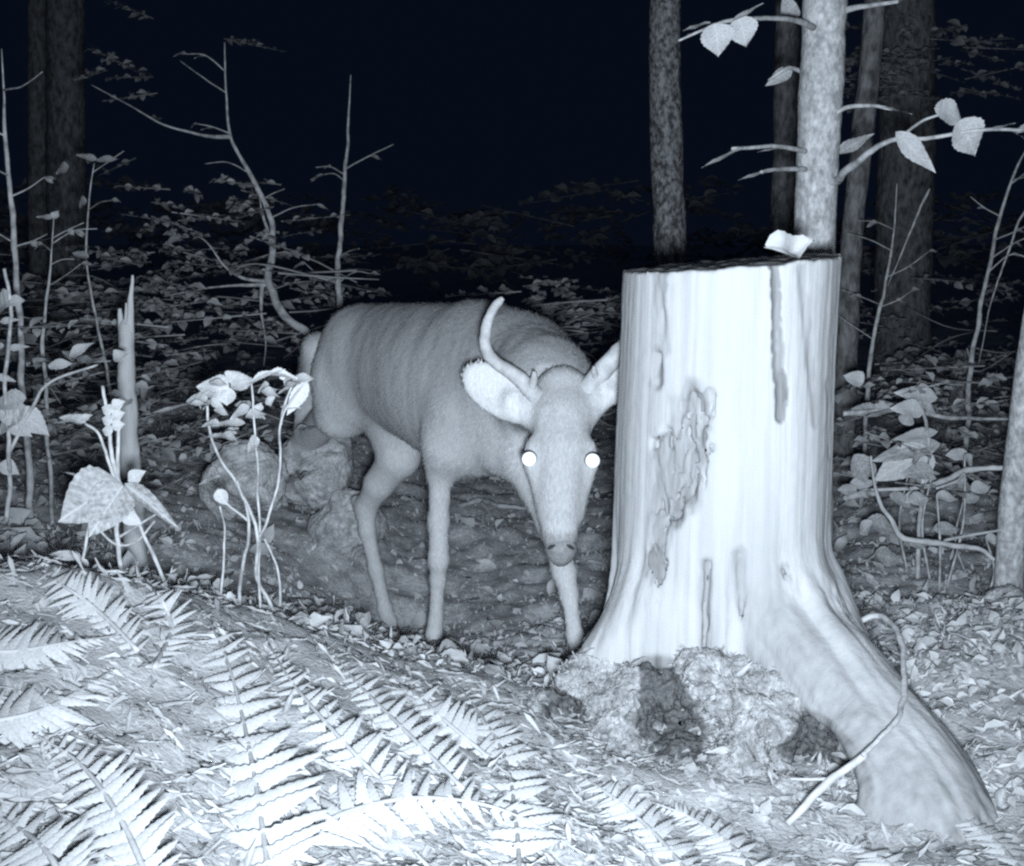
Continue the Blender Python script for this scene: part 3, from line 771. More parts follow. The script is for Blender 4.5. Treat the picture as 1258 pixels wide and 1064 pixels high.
bt = tree('young_tree', [(1022, -500), (1016, -200), (1013, 0), (1009, 100), (1004, 200), (1001, 300), (998, 450), (996, 600)], 2.75, [24, 26, 26, 26, 25, 25, 27], 'pale_bark',
          'pale mottled tree trunk rising right behind the stump, leafy twigs on both sides', rough=.10, freq=22, n=90)
def branch(t_, pts, radii, m='stem', name='branch'):
    return stem_px(t_, name, pts, radii, m)
br = branch(bt, [(1000, 34, 2.72), (965, 24, 2.6), (915, 24, 2.5), (880, 30, 2.45), (834, 50, 2.42)], [4.5, 3, 2.5, 2, 1.2])
leaf_px(br, (878, 30), (886, 68), 2.44, 30, kind=1); leaf_px(br, (908, 22), (920, 57), 2.47, 31, kind=0)
leaf_px(br, (850, 42), (828, 52), 2.43, 8, (0, -.3, 1), kind=2); leaf_px(br, (900, 26), (938, 2), 2.46, 9, (0, -.5, 1), kind=2)
leaf_px(br, (872, 28), (838, 36), 2.44, 12, (0, -.4, 1), kind=2)
br = branch(bt, [(995, 96, 2.8), (970, 84, 2.86), (945, 98, 2.9)], [3, 2.5, 1.5]); leaf_px(br, (972, 86), (940, 104), 2.9, 14, kind=0, m='leaf2'); leaf_px(br, (978, 5), (960, 18), 2.9, 22, kind=1, m='leaf2')
br = branch(bt, [(990, 186, 2.72), (955, 180, 2.62), (900, 183, 2.52)], [3.5, 2.5, 2]); leaf_px(br, (912, 182), (860, 205), 2.5, 11, (0, -.3, 1), kind=2); leaf_px(br, (962, 181), (930, 186), 2.6, 6, (0, -.3, 1), kind=2)
br = branch(bt, [(990, 208, 2.72), (955, 208, 2.62), (935, 212, 2.55)], [3.5, 2.5, 2]); leaf_px(br, (950, 208), (906, 220), 2.55, 10, (0, -.3, 1), kind=2)
br = branch(bt, [(1020, 224, 2.72), (1034, 216, 2.66), (1062, 190, 2.56), (1098, 172, 2.5), (1140, 170, 2.46), (1200, 160, 2.42), (1275, 160, 2.4)], [5.5, 5, 4, 3, 2.5, 2.2, 2])
leaf_px(br, (1102, 164), (1152, 212), 2.46, 22, (-.2, -1, .5), kind=2); leaf_px(br, (1150, 132), (1190, 146), 2.45, 30, (0, -1, .6), kind=0); leaf_px(br, (1178, 150), (1206, 190), 2.43, 34, (0, -1, .2), kind=1)
leaf_px(br, (1250, 162), (1290, 146), 2.4, 16, (0, -.5, 1), kind=0); leaf_px(br, (1215, 160), (1248, 150), 2.41, 7, (0, -.3, 1), kind=2); leaf_px(br, (1240, 160), (1262, 170), 2.41, 10, (0, -.3, 1), kind=2)
stem_px(br, 'twiglet', [(1108, 168, 2.49), (1130, 150, 2.47), (1156, 140, 2.45)], [2, 1.4], 'stem')
br = branch(bt, [(1020, 146, 2.74), (1040, 132, 2.7), (1070, 130, 2.66), (1095, 134, 2.64)], [3, 2.5, 1.8]); leaf_px(br, (1084, 132), (1122, 139), 2.63, 9, (0, -.3, 1), kind=2)
leaf_px(br, (1030, 188), (1074, 162), 2.75, 16, (0, -.7, .8), kind=2, m='leaf2')
br = branch(bt, [(1035, 14, 2.74), (1060, 8, 2.7), (1105, 2, 2.66)], [4, 3, 2]); leaf_px(br, (1090, 4), (1125, -3), 2.66, 8, (0, -.3, 1), kind=2)

tree('conifer_trunk', [(822, -500), (820, -150), (817, 50), (818, 150), (821, 250), (824, 320), (826, 420)], 5.4, [17, 18, 19, 20, 22], 'flaky',
     'flaky-barked trunk standing alone against the dark above the left of the stump', 'tree', rough=.16, freq=9)
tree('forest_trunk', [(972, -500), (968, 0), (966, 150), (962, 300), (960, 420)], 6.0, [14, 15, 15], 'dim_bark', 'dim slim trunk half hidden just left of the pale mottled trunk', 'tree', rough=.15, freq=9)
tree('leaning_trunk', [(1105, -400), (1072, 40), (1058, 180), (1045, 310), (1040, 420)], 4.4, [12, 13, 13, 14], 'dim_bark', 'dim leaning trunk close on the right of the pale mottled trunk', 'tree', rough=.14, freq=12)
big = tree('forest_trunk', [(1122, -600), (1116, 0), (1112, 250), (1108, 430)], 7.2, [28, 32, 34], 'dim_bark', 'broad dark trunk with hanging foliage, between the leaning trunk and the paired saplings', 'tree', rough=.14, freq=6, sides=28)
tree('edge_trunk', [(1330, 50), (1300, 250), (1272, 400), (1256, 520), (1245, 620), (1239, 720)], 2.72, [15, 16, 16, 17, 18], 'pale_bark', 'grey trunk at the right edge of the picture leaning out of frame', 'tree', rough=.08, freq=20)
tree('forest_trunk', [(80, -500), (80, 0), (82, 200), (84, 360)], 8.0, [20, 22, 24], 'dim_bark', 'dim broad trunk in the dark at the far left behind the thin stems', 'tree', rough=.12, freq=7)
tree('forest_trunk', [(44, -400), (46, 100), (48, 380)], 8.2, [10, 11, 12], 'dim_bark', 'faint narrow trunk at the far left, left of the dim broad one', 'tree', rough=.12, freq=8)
tree('broken_stub', [(1184, 430), (1182, 450), (1180, 480), (1178, 505)], 5.0, [8, 12, 13, 13], 'flaky', 'short broken trunk stub in the shadows beside the paired saplings', 'stub', rough=.22, freq=16)

def sapling(pts_list, d, radii, label, m='stem', cat='sapling', name='sapling', n=40, twigs=6):
    base = ground_end(pts_list[0], d); t_ = thing(name, (base[0], base[1], base[2] + .03), label, cat)
    w = [P(p[0], p[1], d) for p in pts_list[0]] + [base]
    rr = [M(r, d) for r in np.interp(np.linspace(0, 1, len(w)), np.linspace(0, 1, len(radii) + 1), [.5] + list(radii))]
    v, f = tube(w, rr, 8, 90, .3, 34, wob=1.1, wfreq=13); part(t_, 'stem', v, f, MT[m])
    for pl in pts_list[1:]:
        stem_px(t_, 'branch', [(p[0], p[1], d) for p in pl], [radii[-1] * .5, radii[0] * .6, .4], m, rough=.2, freq=30)
    fp = smoothpath([(p[0], p[1], 0) for p in pts_list[0]], 60)
    for _ in range(twigs):
        k = random.randint(4, 50); x0, y0 = fp[k][0], fp[k][1]; sg2 = random.choice((-1, 1)); ln = random.uniform(22, 60); dd = d + random.uniform(-.15, .1)
        q3 = [(x0, y0, d), (x0 + sg2 * ln * .5, y0 - ln * random.uniform(.1, .4), (d + dd) / 2), (x0 + sg2 * ln, y0 - ln * random.uniform(.2, .7), dd)]
        tw = stem_px(t_, 'twig', q3, [radii[0] * .45, .5], m, sides=5)
        for _k in range(random.randint(0, 2)):
            e_ = q3[random.choice((1, 2))]; leaf_px(tw, e_[:2], (e_[0] + sg2 * random.uniform(8, 18), e_[1] + random.uniform(-4, 8)), e_[2], random.uniform(5, 9), (0, -.5, 1), random.choice((0, 1)), 'leaf2')
    return t_
sp = sapling([[(276, 52), (277, 100), (283, 165), (300, 200), (318, 235), (334, 272), (334, 310), (331, 345), (350, 390), (392, 436)], [(284, 168), (262, 168), (236, 163), (200, 153), (160, 130), (112, 104)],
              [(331, 346), (300, 342), (275, 326), (256, 300), (243, 290)], [(330, 350), (270, 352), (200, 364)], [(322, 350), (321, 385), (326, 420), (324, 450)], [(334, 300), (322, 262), (318, 240)]], 4.2, [2.2, 3.5, 5, 5.5],
             'crooked branching sapling rising behind the deer’s rump, left of the slim bare stem')
sapling([[(431, 92), (428, 150), (424, 220), (417, 300), (415, 340), (419, 390), (420, 430)]], 4.6, [2.2, 3.6, 4.6, 5], 'slim bare straight stem standing directly above the deer’s rump')
sp = sapling([[(2, 60), (8, 180), (15, 260), (20, 350), (28, 470)]], 2.9, [3, 3.6, 4, 4.6], 'thin spotted pale stem at the extreme left edge')
sp = sapling([[(66, 266), (62, 330), (56, 380), (54, 450)]], 3.0, [1.6, 2.2, 2.8], 'short thin stem with a leaf tuft on top, near the left edge')
leaf_px(sp, (64, 268), (44, 264), 3.0, 9, (0, -.6, 1), 0); leaf_px(sp, (66, 268), (70, 258), 3.0, 8, (0, -1, .6), 1)
sp = sapling([[(116, 200), (110, 240), (106, 320), (120, 400), (134, 470), (146, 560)]], 3.5, [1.3, 2, 2.6], 'wiry dark stem crossing in front of the dim broad trunk, leaves at its tip')
for a, b2, w in (((118, 196), (93, 188), 9), ((120, 197), (146, 193), 10), ((84, 205), (66, 210), 16), ((106, 246), (94, 252), 13), ((130, 284), (138, 280), 6), ((108, 316), (88, 308), 9)): leaf_px(sp, a, b2, 3.5, w, (.1, -.8, .8), random.randint(0, 1), 'leaf2')
sapling([[(1282, 150), (1250, 205), (1228, 270), (1208, 360), (1196, 430), (1190, 490)], [(1290, 225), (1258, 262), (1238, 310), (1218, 370), (1202, 450)]], 4.0, [2.2, 3, 3.8], 'pair of thin saplings curving out to the right edge')
sapling([[(1102, 225), (1098, 290), (1088, 350), (1076, 400), (1066, 475)], [(1142, 232), (1122, 275), (1104, 320), (1090, 352)]], 4.0, [1.8, 2.4, 3.2], 'thin forked sapling in front of the broad dark trunk')

# splintered snag at the left
sn_b = ground_end([(157, 575)], 2.6)
sg = thing('broken_snag', (sn_b[0], sn_b[1], sn_b[2] + .03), 'splintered pale snag with two spikes, behind the broad-leaved plant', 'snag')
def snag_piece(name, pts, rad, sides=14, n=60, rough=.26):
    w = [P(*p, 2.6) if len(p) == 2 else np.array(p) for p in pts]
    v, f = tube(w, [M(r, 2.6) for r in rad], sides, n, rough, 60, wob=.25, wfreq=18); part(sg, name, v, f, MT['snag'])
snag_piece('trunk', [(156, 396), (155, 402), (156, 440), (157, 500), (160, 575), tuple(sn_b + np.array([.01, 0, 0]))], [4, 9, 10, 11, 12.5, 14])
snag_piece('splinter', [(163, 338), (162, 352), (160, 375), (160, 405), (158, 440)], [1.4, 2.6, 4, 5.5, 6], 8, 26)
snag_piece('splinter', [(147, 379), (148, 392), (150, 420), (152, 450)], [2.2, 3.2, 4.5, 5], 8, 18)
snag_piece('splinter', [(155, 372), (155, 386), (156, 405), (156, 430)], [1.0, 2.4, 4, 5], 8, 18)

# ================================================================== STONES
def stone(px, py, d, rx, rz, label, sq_=.9, seed=0):
    n1, n2 = 60, 84
    a, b2 = np.meshgrid(np.linspace(0, math.pi, n1), np.linspace(0, 2 * math.pi, n2, endpoint=False), indexing='ij')
    S = np.stack([np.sin(a) * np.cos(b2), np.sin(a) * np.sin(b2), np.cos(a)], -1)
    S = S * (1 + .30 * fbm(S * 1.2 + seed, 3) + .12 * fbm(S * 4 + seed, 4) + .05 * fbm(S * 14 + seed, 3))[..., None]
    r2 = np.random.default_rng(seed); pn_ = r2.normal(0, 1, (22, 3)); pn_ /= np.linalg.norm(pn_, axis=1)[:, None]; of_ = r2.uniform(.74, .98, 22)
    dt = np.maximum(S.reshape(-1, 3) @ pn_.T, 1e-3) / of_; lim = 1 / dt.max(1)
    S = S * np.minimum(1.06, lim / np.linalg.norm(S.reshape(-1, 3), axis=1) * 1.0).reshape(S.shape[:2])[..., None]
    S = S * (1.05 + .03 * fbm(S * 9 + seed, 4)[..., None])
    c = P(px, py, d); V = (S * np.array([M(rx, d), M((rx + rz) / 2, d) * sq_, M(rz, d)])).reshape(-1, 3)
    f = [[i * n2 + j, (i + 1) * n2 + j, (i + 1) * n2 + (j + 1) % n2, i * n2 + (j + 1) % n2] for i in range(n1 - 1) for j in range(n2)]
    base = c.copy(); base[2] = c[2] + V[:, 2].min()
    solo('stone', V + c, f, MT['rock'], base, label, 'stone', 'mossy stones behind the forked plant')
stone(302, 590, 2.95, 52, 55, 'large rounded mossy stone right behind the forked plant', seed=2)
stone(386, 578, 3.52, 47, 50, 'rounded mossy stone just below the deer’s rump, upper of the pair', seed=9)
stone(424, 645, 3.46, 46, 46, 'rounded mossy stone beside the deer’s standing hind leg, lower of the pair', seed=14)
c = P(1234, 738, 2.6); stone(1234, 736, 2.6, 24, 18, 'small pale stone at the foot of the right edge trunk', seed=21)

# ================================================================== PLANTS
# broad-leaved plant at the left
pb = G(150, 715, 1.2)
dp = 1.85
bp_ = thing('broad_leaved_plant', P(152, 745, dp), 'broad-leaved plant with drooping round leaves in front of the splintered snag', 'plant')
stem_px(bp_, 'stem', [(126, 474, dp), (133, 520, dp), (140, 560, dp), (148, 598, dp)], [2, 2.6, 3.2], 'stem')
stem_px(bp_, 'stem', [(146, 490, dp), (147, 540, dp), (146, 600, dp), (143, 650, dp), (146, 700, dp), (150, 760, dp)], [2, 3, 3.4], 'stem')
stem_px(bp_, 'stem', [(150, 596, dp), (165, 630, dp), (178, 660, dp), (200, 705, dp), (212, 750, dp)], [2.6, 2.4], 'stem')
stem_px(bp_, 'stem', [(146, 660, dp), (170, 645, dp), (190, 632, dp)], [1.8, 1.4], 'stem'); stem_px(bp_, 'stem', [(112, 640, dp), (140, 668, dp), (168, 665, dp), (190, 640, dp)], [1.6, 1.4], 'stem')
stem_px(bp_, 'stem', [(104, 520, dp), (122, 535, dp), (136, 570, dp), (144, 598, dp)], [1.6, 2.4], 'stem')
stem_px(bp_, 'stem', [(128, 605, dp - .02), (114, 625, dp - .03), (108, 660, dp - .03), (102, 690, dp - .03)], [2.2, 2], 'stem')
leaf_px(bp_, (146, 594), (76, 632), dp - .02, 62, (.1, -1, .35), 0, 'leaf2', d2=dp - .1); leaf_px(bp_, (150, 598), (112, 652), dp - .03, 40, (.2, -1, .2), 1, 'leaf2', d2=dp - .1)
leaf_px(bp_, (156, 596), (222, 652), dp - .01, 26, (-.35, -.6, .9), 3, 'leaf2', d2=dp - .06); leaf_px(bp_, (158, 590), (178, 578), dp, 16, (0, -1, .5), 2)
leaf_px(bp_, (150, 632), (175, 644), dp - .02, 15, (0, -1, .4), 0); leaf_px(bp_, (126, 592), (74, 578), dp, 7, (0, -.15, 1), 2)
leaf_px(bp_, (108, 516), (58, 520), dp, 6, (0, -.15, 1), 2); leaf_px(bp_, (104, 518), (72, 508), dp, 14, (0, -.5, 1), 1); leaf_px(bp_, (100, 516), (112, 508), dp, 8, (0, -1, 1), 1)
leaf_px(bp_, (106, 688), (96, 702), dp - .03, 14, (0, -1, .5), 1); leaf_px(bp_, (98, 684), (58, 680), dp - .04, 13, (0, -.8, .8), 2)
for k in range(6): leaf_px(bp_, (138, 500 + 6 * k), (138 + (-1) ** k * 14, 492 + 7 * k), dp - .01, 11, (0, -1, .4), 1)
# forked plant
fd = 1.95
fp_ = thing('forked_plant', P(348, 776, fd), 'tall forked plant with thin stems and flat leaf tops, left of the deer’s legs', 'plant')
for pts in ([(350, 784), (334, 745), (316, 712), (315, 690), (316, 662), (305, 622), (288, 590), (268, 560), (257, 520), (254, 488)], [(316, 664), (330, 632), (341, 600), (344, 560), (345, 522), (358, 492), (378, 468)],
            [(294, 778), (292, 745), (297, 700), (305, 655), (302, 620), (290, 590)], [(344, 745), (345, 720), (338, 690), (324, 662)], [(321, 770), (318, 700), (318, 640), (316, 560), (312, 510), (308, 470)],
            [(270, 780), (272, 720), (276, 660), (270, 622)], [(305, 640), (280, 620), (268, 600)], [(345, 522), (352, 490), (362, 466)]):
    stem_px(fp_, 'stem', [(p[0], p[1], fd + .02 * math.sin(i)) for i, p in enumerate(pts)], [2.6, 2.2, 1.5] if pts[0][1] > 740 and pts[0][0] in (350, 294) else [1.9, 1.2], 'stem')
for a, b2, w, k, fc in (((280, 478), (240, 470), 26, 0, (0, -.9, .8)), ((284, 474), (312, 462), 20, 1, (0, -.8, .9)), ((278, 476), (276, 500), 18, 1, (0, -1, .4)), ((282, 470), (292, 455), 20, 0, (0, -.9, .8)),
                        ((252, 492), (178, 508), 11, 2, (0, -.2, 1)), ((254, 490), (228, 486), 18, 1, (0, -.5, 1)), ((258, 492), (276, 498), 12, 1, (0, -.6, 1)), ((310, 470), (352, 456), 14, 3, (0, -.3, 1)), ((330, 460), (366, 468), 16, 3, (0, -.4, 1)),
                        ((360, 466), (388, 462), 14, 0, (0, -.6, 1)), ((300, 520), (258, 518), 14, 0, (0, -.4, 1)), ((302, 512), (325, 504), 14, 1, (0, -.5, 1)), ((290, 532), (250, 536), 10, 2, (0, -.3, 1)), ((318, 540), (300, 552), 14, 1, (0, -.7, .8)),
                        ((306, 500), (280, 512), 15, 0, (0, -.7, 1)), ((268, 602), (278, 622), 12, 1, (0, -1, .3)), ((270, 585), (240, 596), 9, 2, (0, -.3, 1)), ((376, 470), (352, 512), 15, 2, (.4, -1, .2)), ((345, 500), (370, 500), 9, 2, (0, -.4, 1))):
    leaf_px(fp_, a, b2, fd, w * 1.1, fc, k)
for _ in range(26):
    a_ = random.uniform(0, 6.28); cx_, cy_ = random.choice(((270, 478), (300, 505), (345, 470), (285, 525), (250, 495), (315, 480)))
    cx_ += random.uniform(-18, 18); cy_ += random.uniform(-8, 10)
    leaf_px(fp_, (cx_, cy_), (cx_ + 22 * math.cos(a_), cy_ + 10 * math.sin(a_)), fd + random.uniform(-.05, .08), random.uniform(8, 15), (0, -.45, 1), random.choice((0, 1, 2)), random.choice(('leaf', 'leaf', 'leaf2')))
# leafy cluster cut by the left edge
le = thing('leafy_shrub', (P(10, 560, 2.25)[0], 2.25, Hs(P(10, 560, 2.25)[0], 2.25)), 'shrub with large overlapping pale leaves cut by the left edge', 'shrub')
stem_px(le, 'stem', [(8, 640, 2.25), (12, 560, 2.25), (6, 480, 2.25), (14, 380, 2.25), (6, 330, 2.25)], [3, 2], 'stem'); stem_px(le, 'stem', [(10, 560, 2.25), (40, 500, 2.25), (62, 470, 2.25), (120, 448, 2.3)], [2.4, 1.5], 'stem')
for a, b2, w, k in (((30, 490), (-20, 496), 26, 0), ((20, 505), (62, 532), 24, 1), ((30, 500), (-10, 530), 30, 0), ((10, 520), (40, 534), 16, 1), ((0, 505), (32, 520), 22, 0), ((14, 365), (-12, 378), 24, 1), ((10, 372), (30, 366), 16, 0), ((0, 395), (24, 392), 9, 2),
                    ((4, 424), (-14, 432), 10, 2), ((10, 428), (36, 425), 9, 2), ((-5, 462), (20, 468), 9, 2), ((60, 450), (90, 444), 14, 0), ((86, 438), (112, 418), 13, 1), ((0, 570), (24, 580), 16, 1), ((140, 442), (154, 430), 16, 1)):
    leaf_px(le, a, b2, 2.25, w, (random.uniform(-.2, .2), -.75, .75), k)

# right hand undergrowth
ru = thing('undergrowth_plant', (P(1120, 700, 3.0)[0], 3.0, Hs(P(1120, 700, 3.0)[0], 3.0)), 'low plant with a cap-like leaf above layered broad leaves, right of the stump', 'plant')
stem_px(ru, 'stem', [(1128, 486, 3.0), (1138, 520, 3.0), (1140, 545, 3.0), (1136, 580, 3.0), (1130, 640, 3.0), (1128, 720, 3.0)], [2, 3], 'stem')
for a, b2, w, k, fc in (((1150, 488), (1100, 478), 22, 0, (0, -.8, .8)), ((1110, 486), (1148, 494), 20, 1, (0, -.8, .8)), ((1130, 495), (1155, 508), 12, 1, (0, -.8, .8)), ((1150, 530), (1090, 540), 16, 0, (0, -.6, .9)), ((1152, 545), (1070, 562), 26, 0, (0, -.7, .8)),
                        ((1138, 552), (1072, 590), 30, 1, (.2, -.9, .6)), ((1142, 556), (1134, 596), 14, 3, (.6, -.8, .1)), ((1050, 560), (1070, 596), 22, 1, (0, -1, .5)), ((1094, 608), (1126, 622), 16, 0, (0, -.9, .8)), ((1148, 650), (1182, 648), 16, 0, (0, -.9, .8)),
                        ((1122, 626), (1150, 632), 8, 2, (0, -.4, 1)), ((1066, 640), (1108, 652), 20, 1, (0, -.8, .8)), ((1060, 470), (1040, 458), 18, 1, (0, -.9, .7)), ((1096, 505), (1060, 512), 10, 2, (0, -.3, 1))):
    leaf_px(ru, a, b2, 3.0, w, fc, k, 'leaf2' if random.random() < .35 else 'leaf')
for _ in range(24):
    cx_, cy_ = random.uniform(1045, 1215), random.uniform(500, 690); a_ = random.uniform(0, 6.28); dd = random.uniform(2.75, 3.2); ln = random.uniform(20, 42)
    leaf_px(ru, (cx_, cy_), (cx_ + ln * math.cos(a_), cy_ + .45 * ln * math.sin(a_)), dd, ln * random.uniform(.4, .62), (random.uniform(-.2, .2), -.7, .75), random.choice((0, 1, 2)), random.choice(('leaf', 'leaf2')))
    if _ % 3 == 0:
        g2 = P(cx_, cy_, dd); q2 = np.array([g2[0] + random.uniform(-.03, .03), dd, Hs(g2[0], dd) - .01])
        v, f = tube([g2, (g2 + q2) / 2 + np.array([random.uniform(-.03, .03), 0, 0]), q2], [.002, .003, .0035], 6, 14, .2, 60); part(ru, 'stem', v, f, MT['stem'])
def fallen(pts, radii, label, m='twig', name='fallen_branch', sides=8, subs=()):
    w = [P(*p) for p in pts]; rr = [M(r, p[2]) for r, p in zip(np.interp(np.linspace(0, 1, len(pts)), np.linspace(0, 1, len(radii)), radii), pts)]
    v, f = tube(w, rr, sides, 12 * len(pts), .38, 55, wob=1.3, wfreq=20)
    if not subs: return solo(name, v, f, MT[m], w[0], label, 'branch')
    t_ = thing(name, w[0], label, 'branch'); part(t_, 'limb', v, f, MT[m])
    for s, r in subs: stem_px(t_, 'twig', s, r, m)
fallen([(1036, 508, 3.1), (1110, 503, 3.15), (1165, 513, 3.2), (1246, 515, 3.0)], [3.4, 3, 2.6, 1.8], 'long level dead branch, uppermost of three crossing right of the stump', 'stem')
fallen([(1060, 602, 3.0), (1120, 600, 2.95), (1160, 592, 2.9), (1190, 578, 2.85), (1240, 574, 2.8)], [1.5, 3, 4.2, 3], 'pale dead branch touching the right edge trunk at mid height, middle of three', 'twig', subs=[([(1185, 582, 2.85), (1172, 592, 2.82), (1150, 600, 2.8)], [2.5, 1.5])])
fallen([(1070, 560, 2.9), (1078, 612, 2.88), (1098, 640, 2.85), (1112, 660, 2.83), (1160, 668, 2.8), (1200, 674, 2.78), (1222, 688, 2.75)], [1.5, 2.8, 4, 4, 2.2], 'bent pale branch, lowest of three crossing right of the stump', 'twig', subs=[([(1160, 664, 2.8), (1200, 656, 2.75), (1236, 650, 2.7)], [2, 1.5])])
fallen([(1038, 612, 3.05), (1060, 606, 3.0), (1078, 606, 2.95)], [4, 5.5, 2.5], 'short broken limb touching the right side of the stump', 'twig')
fallen([(700, 640, 4.05), (745, 634, 4.1), (800, 630, 4.1)], [1.6, 2], 'thin straight twig lying between the deer’s muzzle and the stump', 'twig')
fallen([(560, 624, 4.15), (590, 616, 4.2), (615, 622, 4.1), (660, 626, 4.1)], [3, 4, 3, 2], 'knobbly fallen branch on the ground seen under the deer’s chest', 'twig', subs=[([(592, 618, 4.18), (600, 630, 4.1), (605, 638, 4.05)], [3, 2])])
fallen([(745, 505, 5.0), (790, 494, 5.0)], [2, 2], 'thin stick showing just left of the stump near its middle', 'stem')
# bent twig that loops over the root, and the stick propped under it
v, f = tube([P(1050, 772, 1.93), P(1064, 760, 1.92), P(1084, 758, 1.9), (P(1103, 778, 1.82)), P(1111, 815, 1.72), P(1110, 860, 1.62), P(1102, 884, 1.56), P(1082, 905, 1.52), P(1060, 928, 1.49)],
            [M(r, 1.8) for r in (3.4, 4, 4, 4, 3.8, 3.4, 2.8, 2.6, 2.6)], 9, 90, .3, 70, wob=.9, wfreq=30)
solo('looping_twig', v, f, MT['twig'], v[0], 'pale twig arching in a loop out beyond the right foot of the stump', 'twig')
st_ = thing('propped_stick', G(968, 1010), 'straight stick leaning against the stump root across the dark hollow', 'stick')
stem_px(st_, 'shaft', [(1064, 926, 1.50), (1010, 968, 1.475), (966, 1012, 1.455)], [5, 5.5, 4.5], 'twig', n=20)
stem_px(st_, 'side_twig', [(1022, 957, 1.485), (995, 958, 1.48), (970, 957, 1.48)], [2.2, 1.6], 'twig')
fallen([(1100, 884, 1.78), (1150, 883, 1.82), (1190, 898, 1.78), (1245, 930, 1.68)], [2.5, 2.5, 1.8], 'thin dark twig running along the ground right of the root', 'dim_bark', 'fallen_twig')

# ================================================================== FERNS AND LITTER
def pinna_shape(lob=7, seed=0):
    r = np.random.default_rng(seed); V = []; F = []; n = lob * 2
    for i in range(n + 1):
        t = i / n; w = .165 * (1 - t) ** .6 * (1.0 if i % 2 else .80) + .004
        z = -.16 * t * t
        V += [(t, -w, z - .03), (t + .01, 0, z + .01), (t, w, z - .03)]
    for i in range(n):
        a = i * 3; F += [[a, a + 1, a + 4, a + 3], [a + 1, a + 2, a + 5, a + 4]]
    return np.array(V), F
PIN = pinna_shape()
PINME = {}
def frond(parent, pts, wmax, n, m, objects=True, upv=(0, -.6, .8), base_w=.55):
    """pts: base to tip"""
    w = np.array([P(*p) for p in pts]); path = smoothpath(w, 60)
    v, f = tube(w, [.0032, .0024, .001], 6, 30)
    fr = part(parent, 'frond', v, f, MT[m]); G_ = Geo()
    tg = np.gradient(path, axis=0)
    for i in range(n):
        t = (i + .5) / n; k = min(58, int(t * 59)); p = path[k] + rng.normal(0, .0015, 3); T = nrm(tg[k])
        L = wmax * (min(1, base_w + t * 2.2) if t < .3 else 1 - ((t - .3) / .72) ** 1.35)
        if L < .004: continue
        u = nrm(np.array(upv) + rng.normal(0, .07, 3)); s = nrm(np.cross(T, u))
        for sg_ in (-1, 1):
            d = nrm(s * sg_ + T * (.45 + .25 * t) + np.cross(s, T) * 0 + rng.normal(0, .07, 3))
            n_ = nrm(u + s * sg_ * .25 + rng.normal(0, .07, 3))
            mt4 = frame(p, d, n_, L * random.uniform(.88, 1.1), L * .95 * max(1, .02 / max(L, .01)), L)
            if objects:
                if m not in PINME: PINME[m] = mesh('leaflet', *PIN); PINME[m].materials.append(MT[m])
                inst(fr, 'leaflet', PINME[m], mt4)
            else: G_.add(apply4(mt4, PIN[0]), PIN[1])
    if not objects:
        v, f = G_.arr(); part(fr, 'leaflets', v, f, MT[m], kind='stuff')
    return fr
def lift(px, py, dz=.02):
    """a photo position on the ground, raised by dz: gives the depth to use there"""
    g_ = G(px, py + 0); return (px, py, g_[1] - dz * 1.4)
def fern(label, fronds, m='fern', objects=True):
    b2 = G(*fronds[0][0][0]); t_ = thing('fern', b2, label, 'fern', 'dead ferns on the foreground mound')
    for pts, wpx, n in fronds:
        n = int(n * 1.3)
        q_ = [lift(*p, dz=.020 + .018 * math.sin(math.pi * i / max(1, len(pts) - 1))) for i, p in enumerate(pts)]
        frond(t_, q_, M(wpx, q_[0][2]), n, m, objects)
    return t_
fern('bright fern frond pointing up and left towards the deer from the bottom centre', [([(640, 1110), (634, 1010), (620, 930), (585, 870), (540, 816)], 84, 17)])
fern('broad pale fern at lower left centre with long slanting leaflets', [([(335, 1120), (320, 1000), (300, 890), (275, 800), (246, 745)], 118, 18)])
fern('flattened fern lying across the far left foreground', [([(-30, 890), (40, 876), (95, 850), (140, 822)], 70, 14), ([(-40, 800), (20, 800), (80, 790), (150, 780)], 56, 14)])
fern('drooping fern arching low across the bottom edge', [([(330, 1060), (420, 1000), (520, 980), (620, 996), (720, 1050)], 78, 18)])
fern('withered fern fanned over the mound below the deer’s hind legs', [([(570, 970), (500, 900), (440, 840), (400, 790)], 56, 18), ([(600, 930), (530, 870), (480, 815)], 48, 14), ([(520, 1010), (430, 920), (360, 840), (330, 790)], 60, 18)])
fern('half-buried fern spread over the left foreground', [([(190, 1100), (150, 1010), (100, 940), (40, 900)], 84, 16), ([(90, 1120), (60, 1050), (10, 1010), (-40, 995)], 70, 14)])
fern('dim small fern between the deer’s forelegs', [([(655, 835), (668, 800), (680, 770), (690, 745)], 42, 14)], 'fern2')
fern('ragged fern on the crest of the mound beneath the broad-leaved plant', [([(170, 800), (120, 750), (70, 715), (20, 690)], 44, 18), ([(190, 820), (210, 770), (190, 725), (160, 700)], 40, 18)])
fern('pale fern in front of the mossy bank, below the stump', [([(860, 1090), (800, 1020), (740, 970), (690, 940)], 50, 20), ([(940, 1090), (900, 1040), (850, 1005), (800, 985)], 44, 18)])
fern('fern debris in the bottom right corner below the root', [([(1270, 1090), (1230, 1040), (1190, 1010), (1150, 990)], 40, 16), ([(1120, 1100), (1090, 1060), (1050, 1040), (1000, 1030)], 40, 16)])

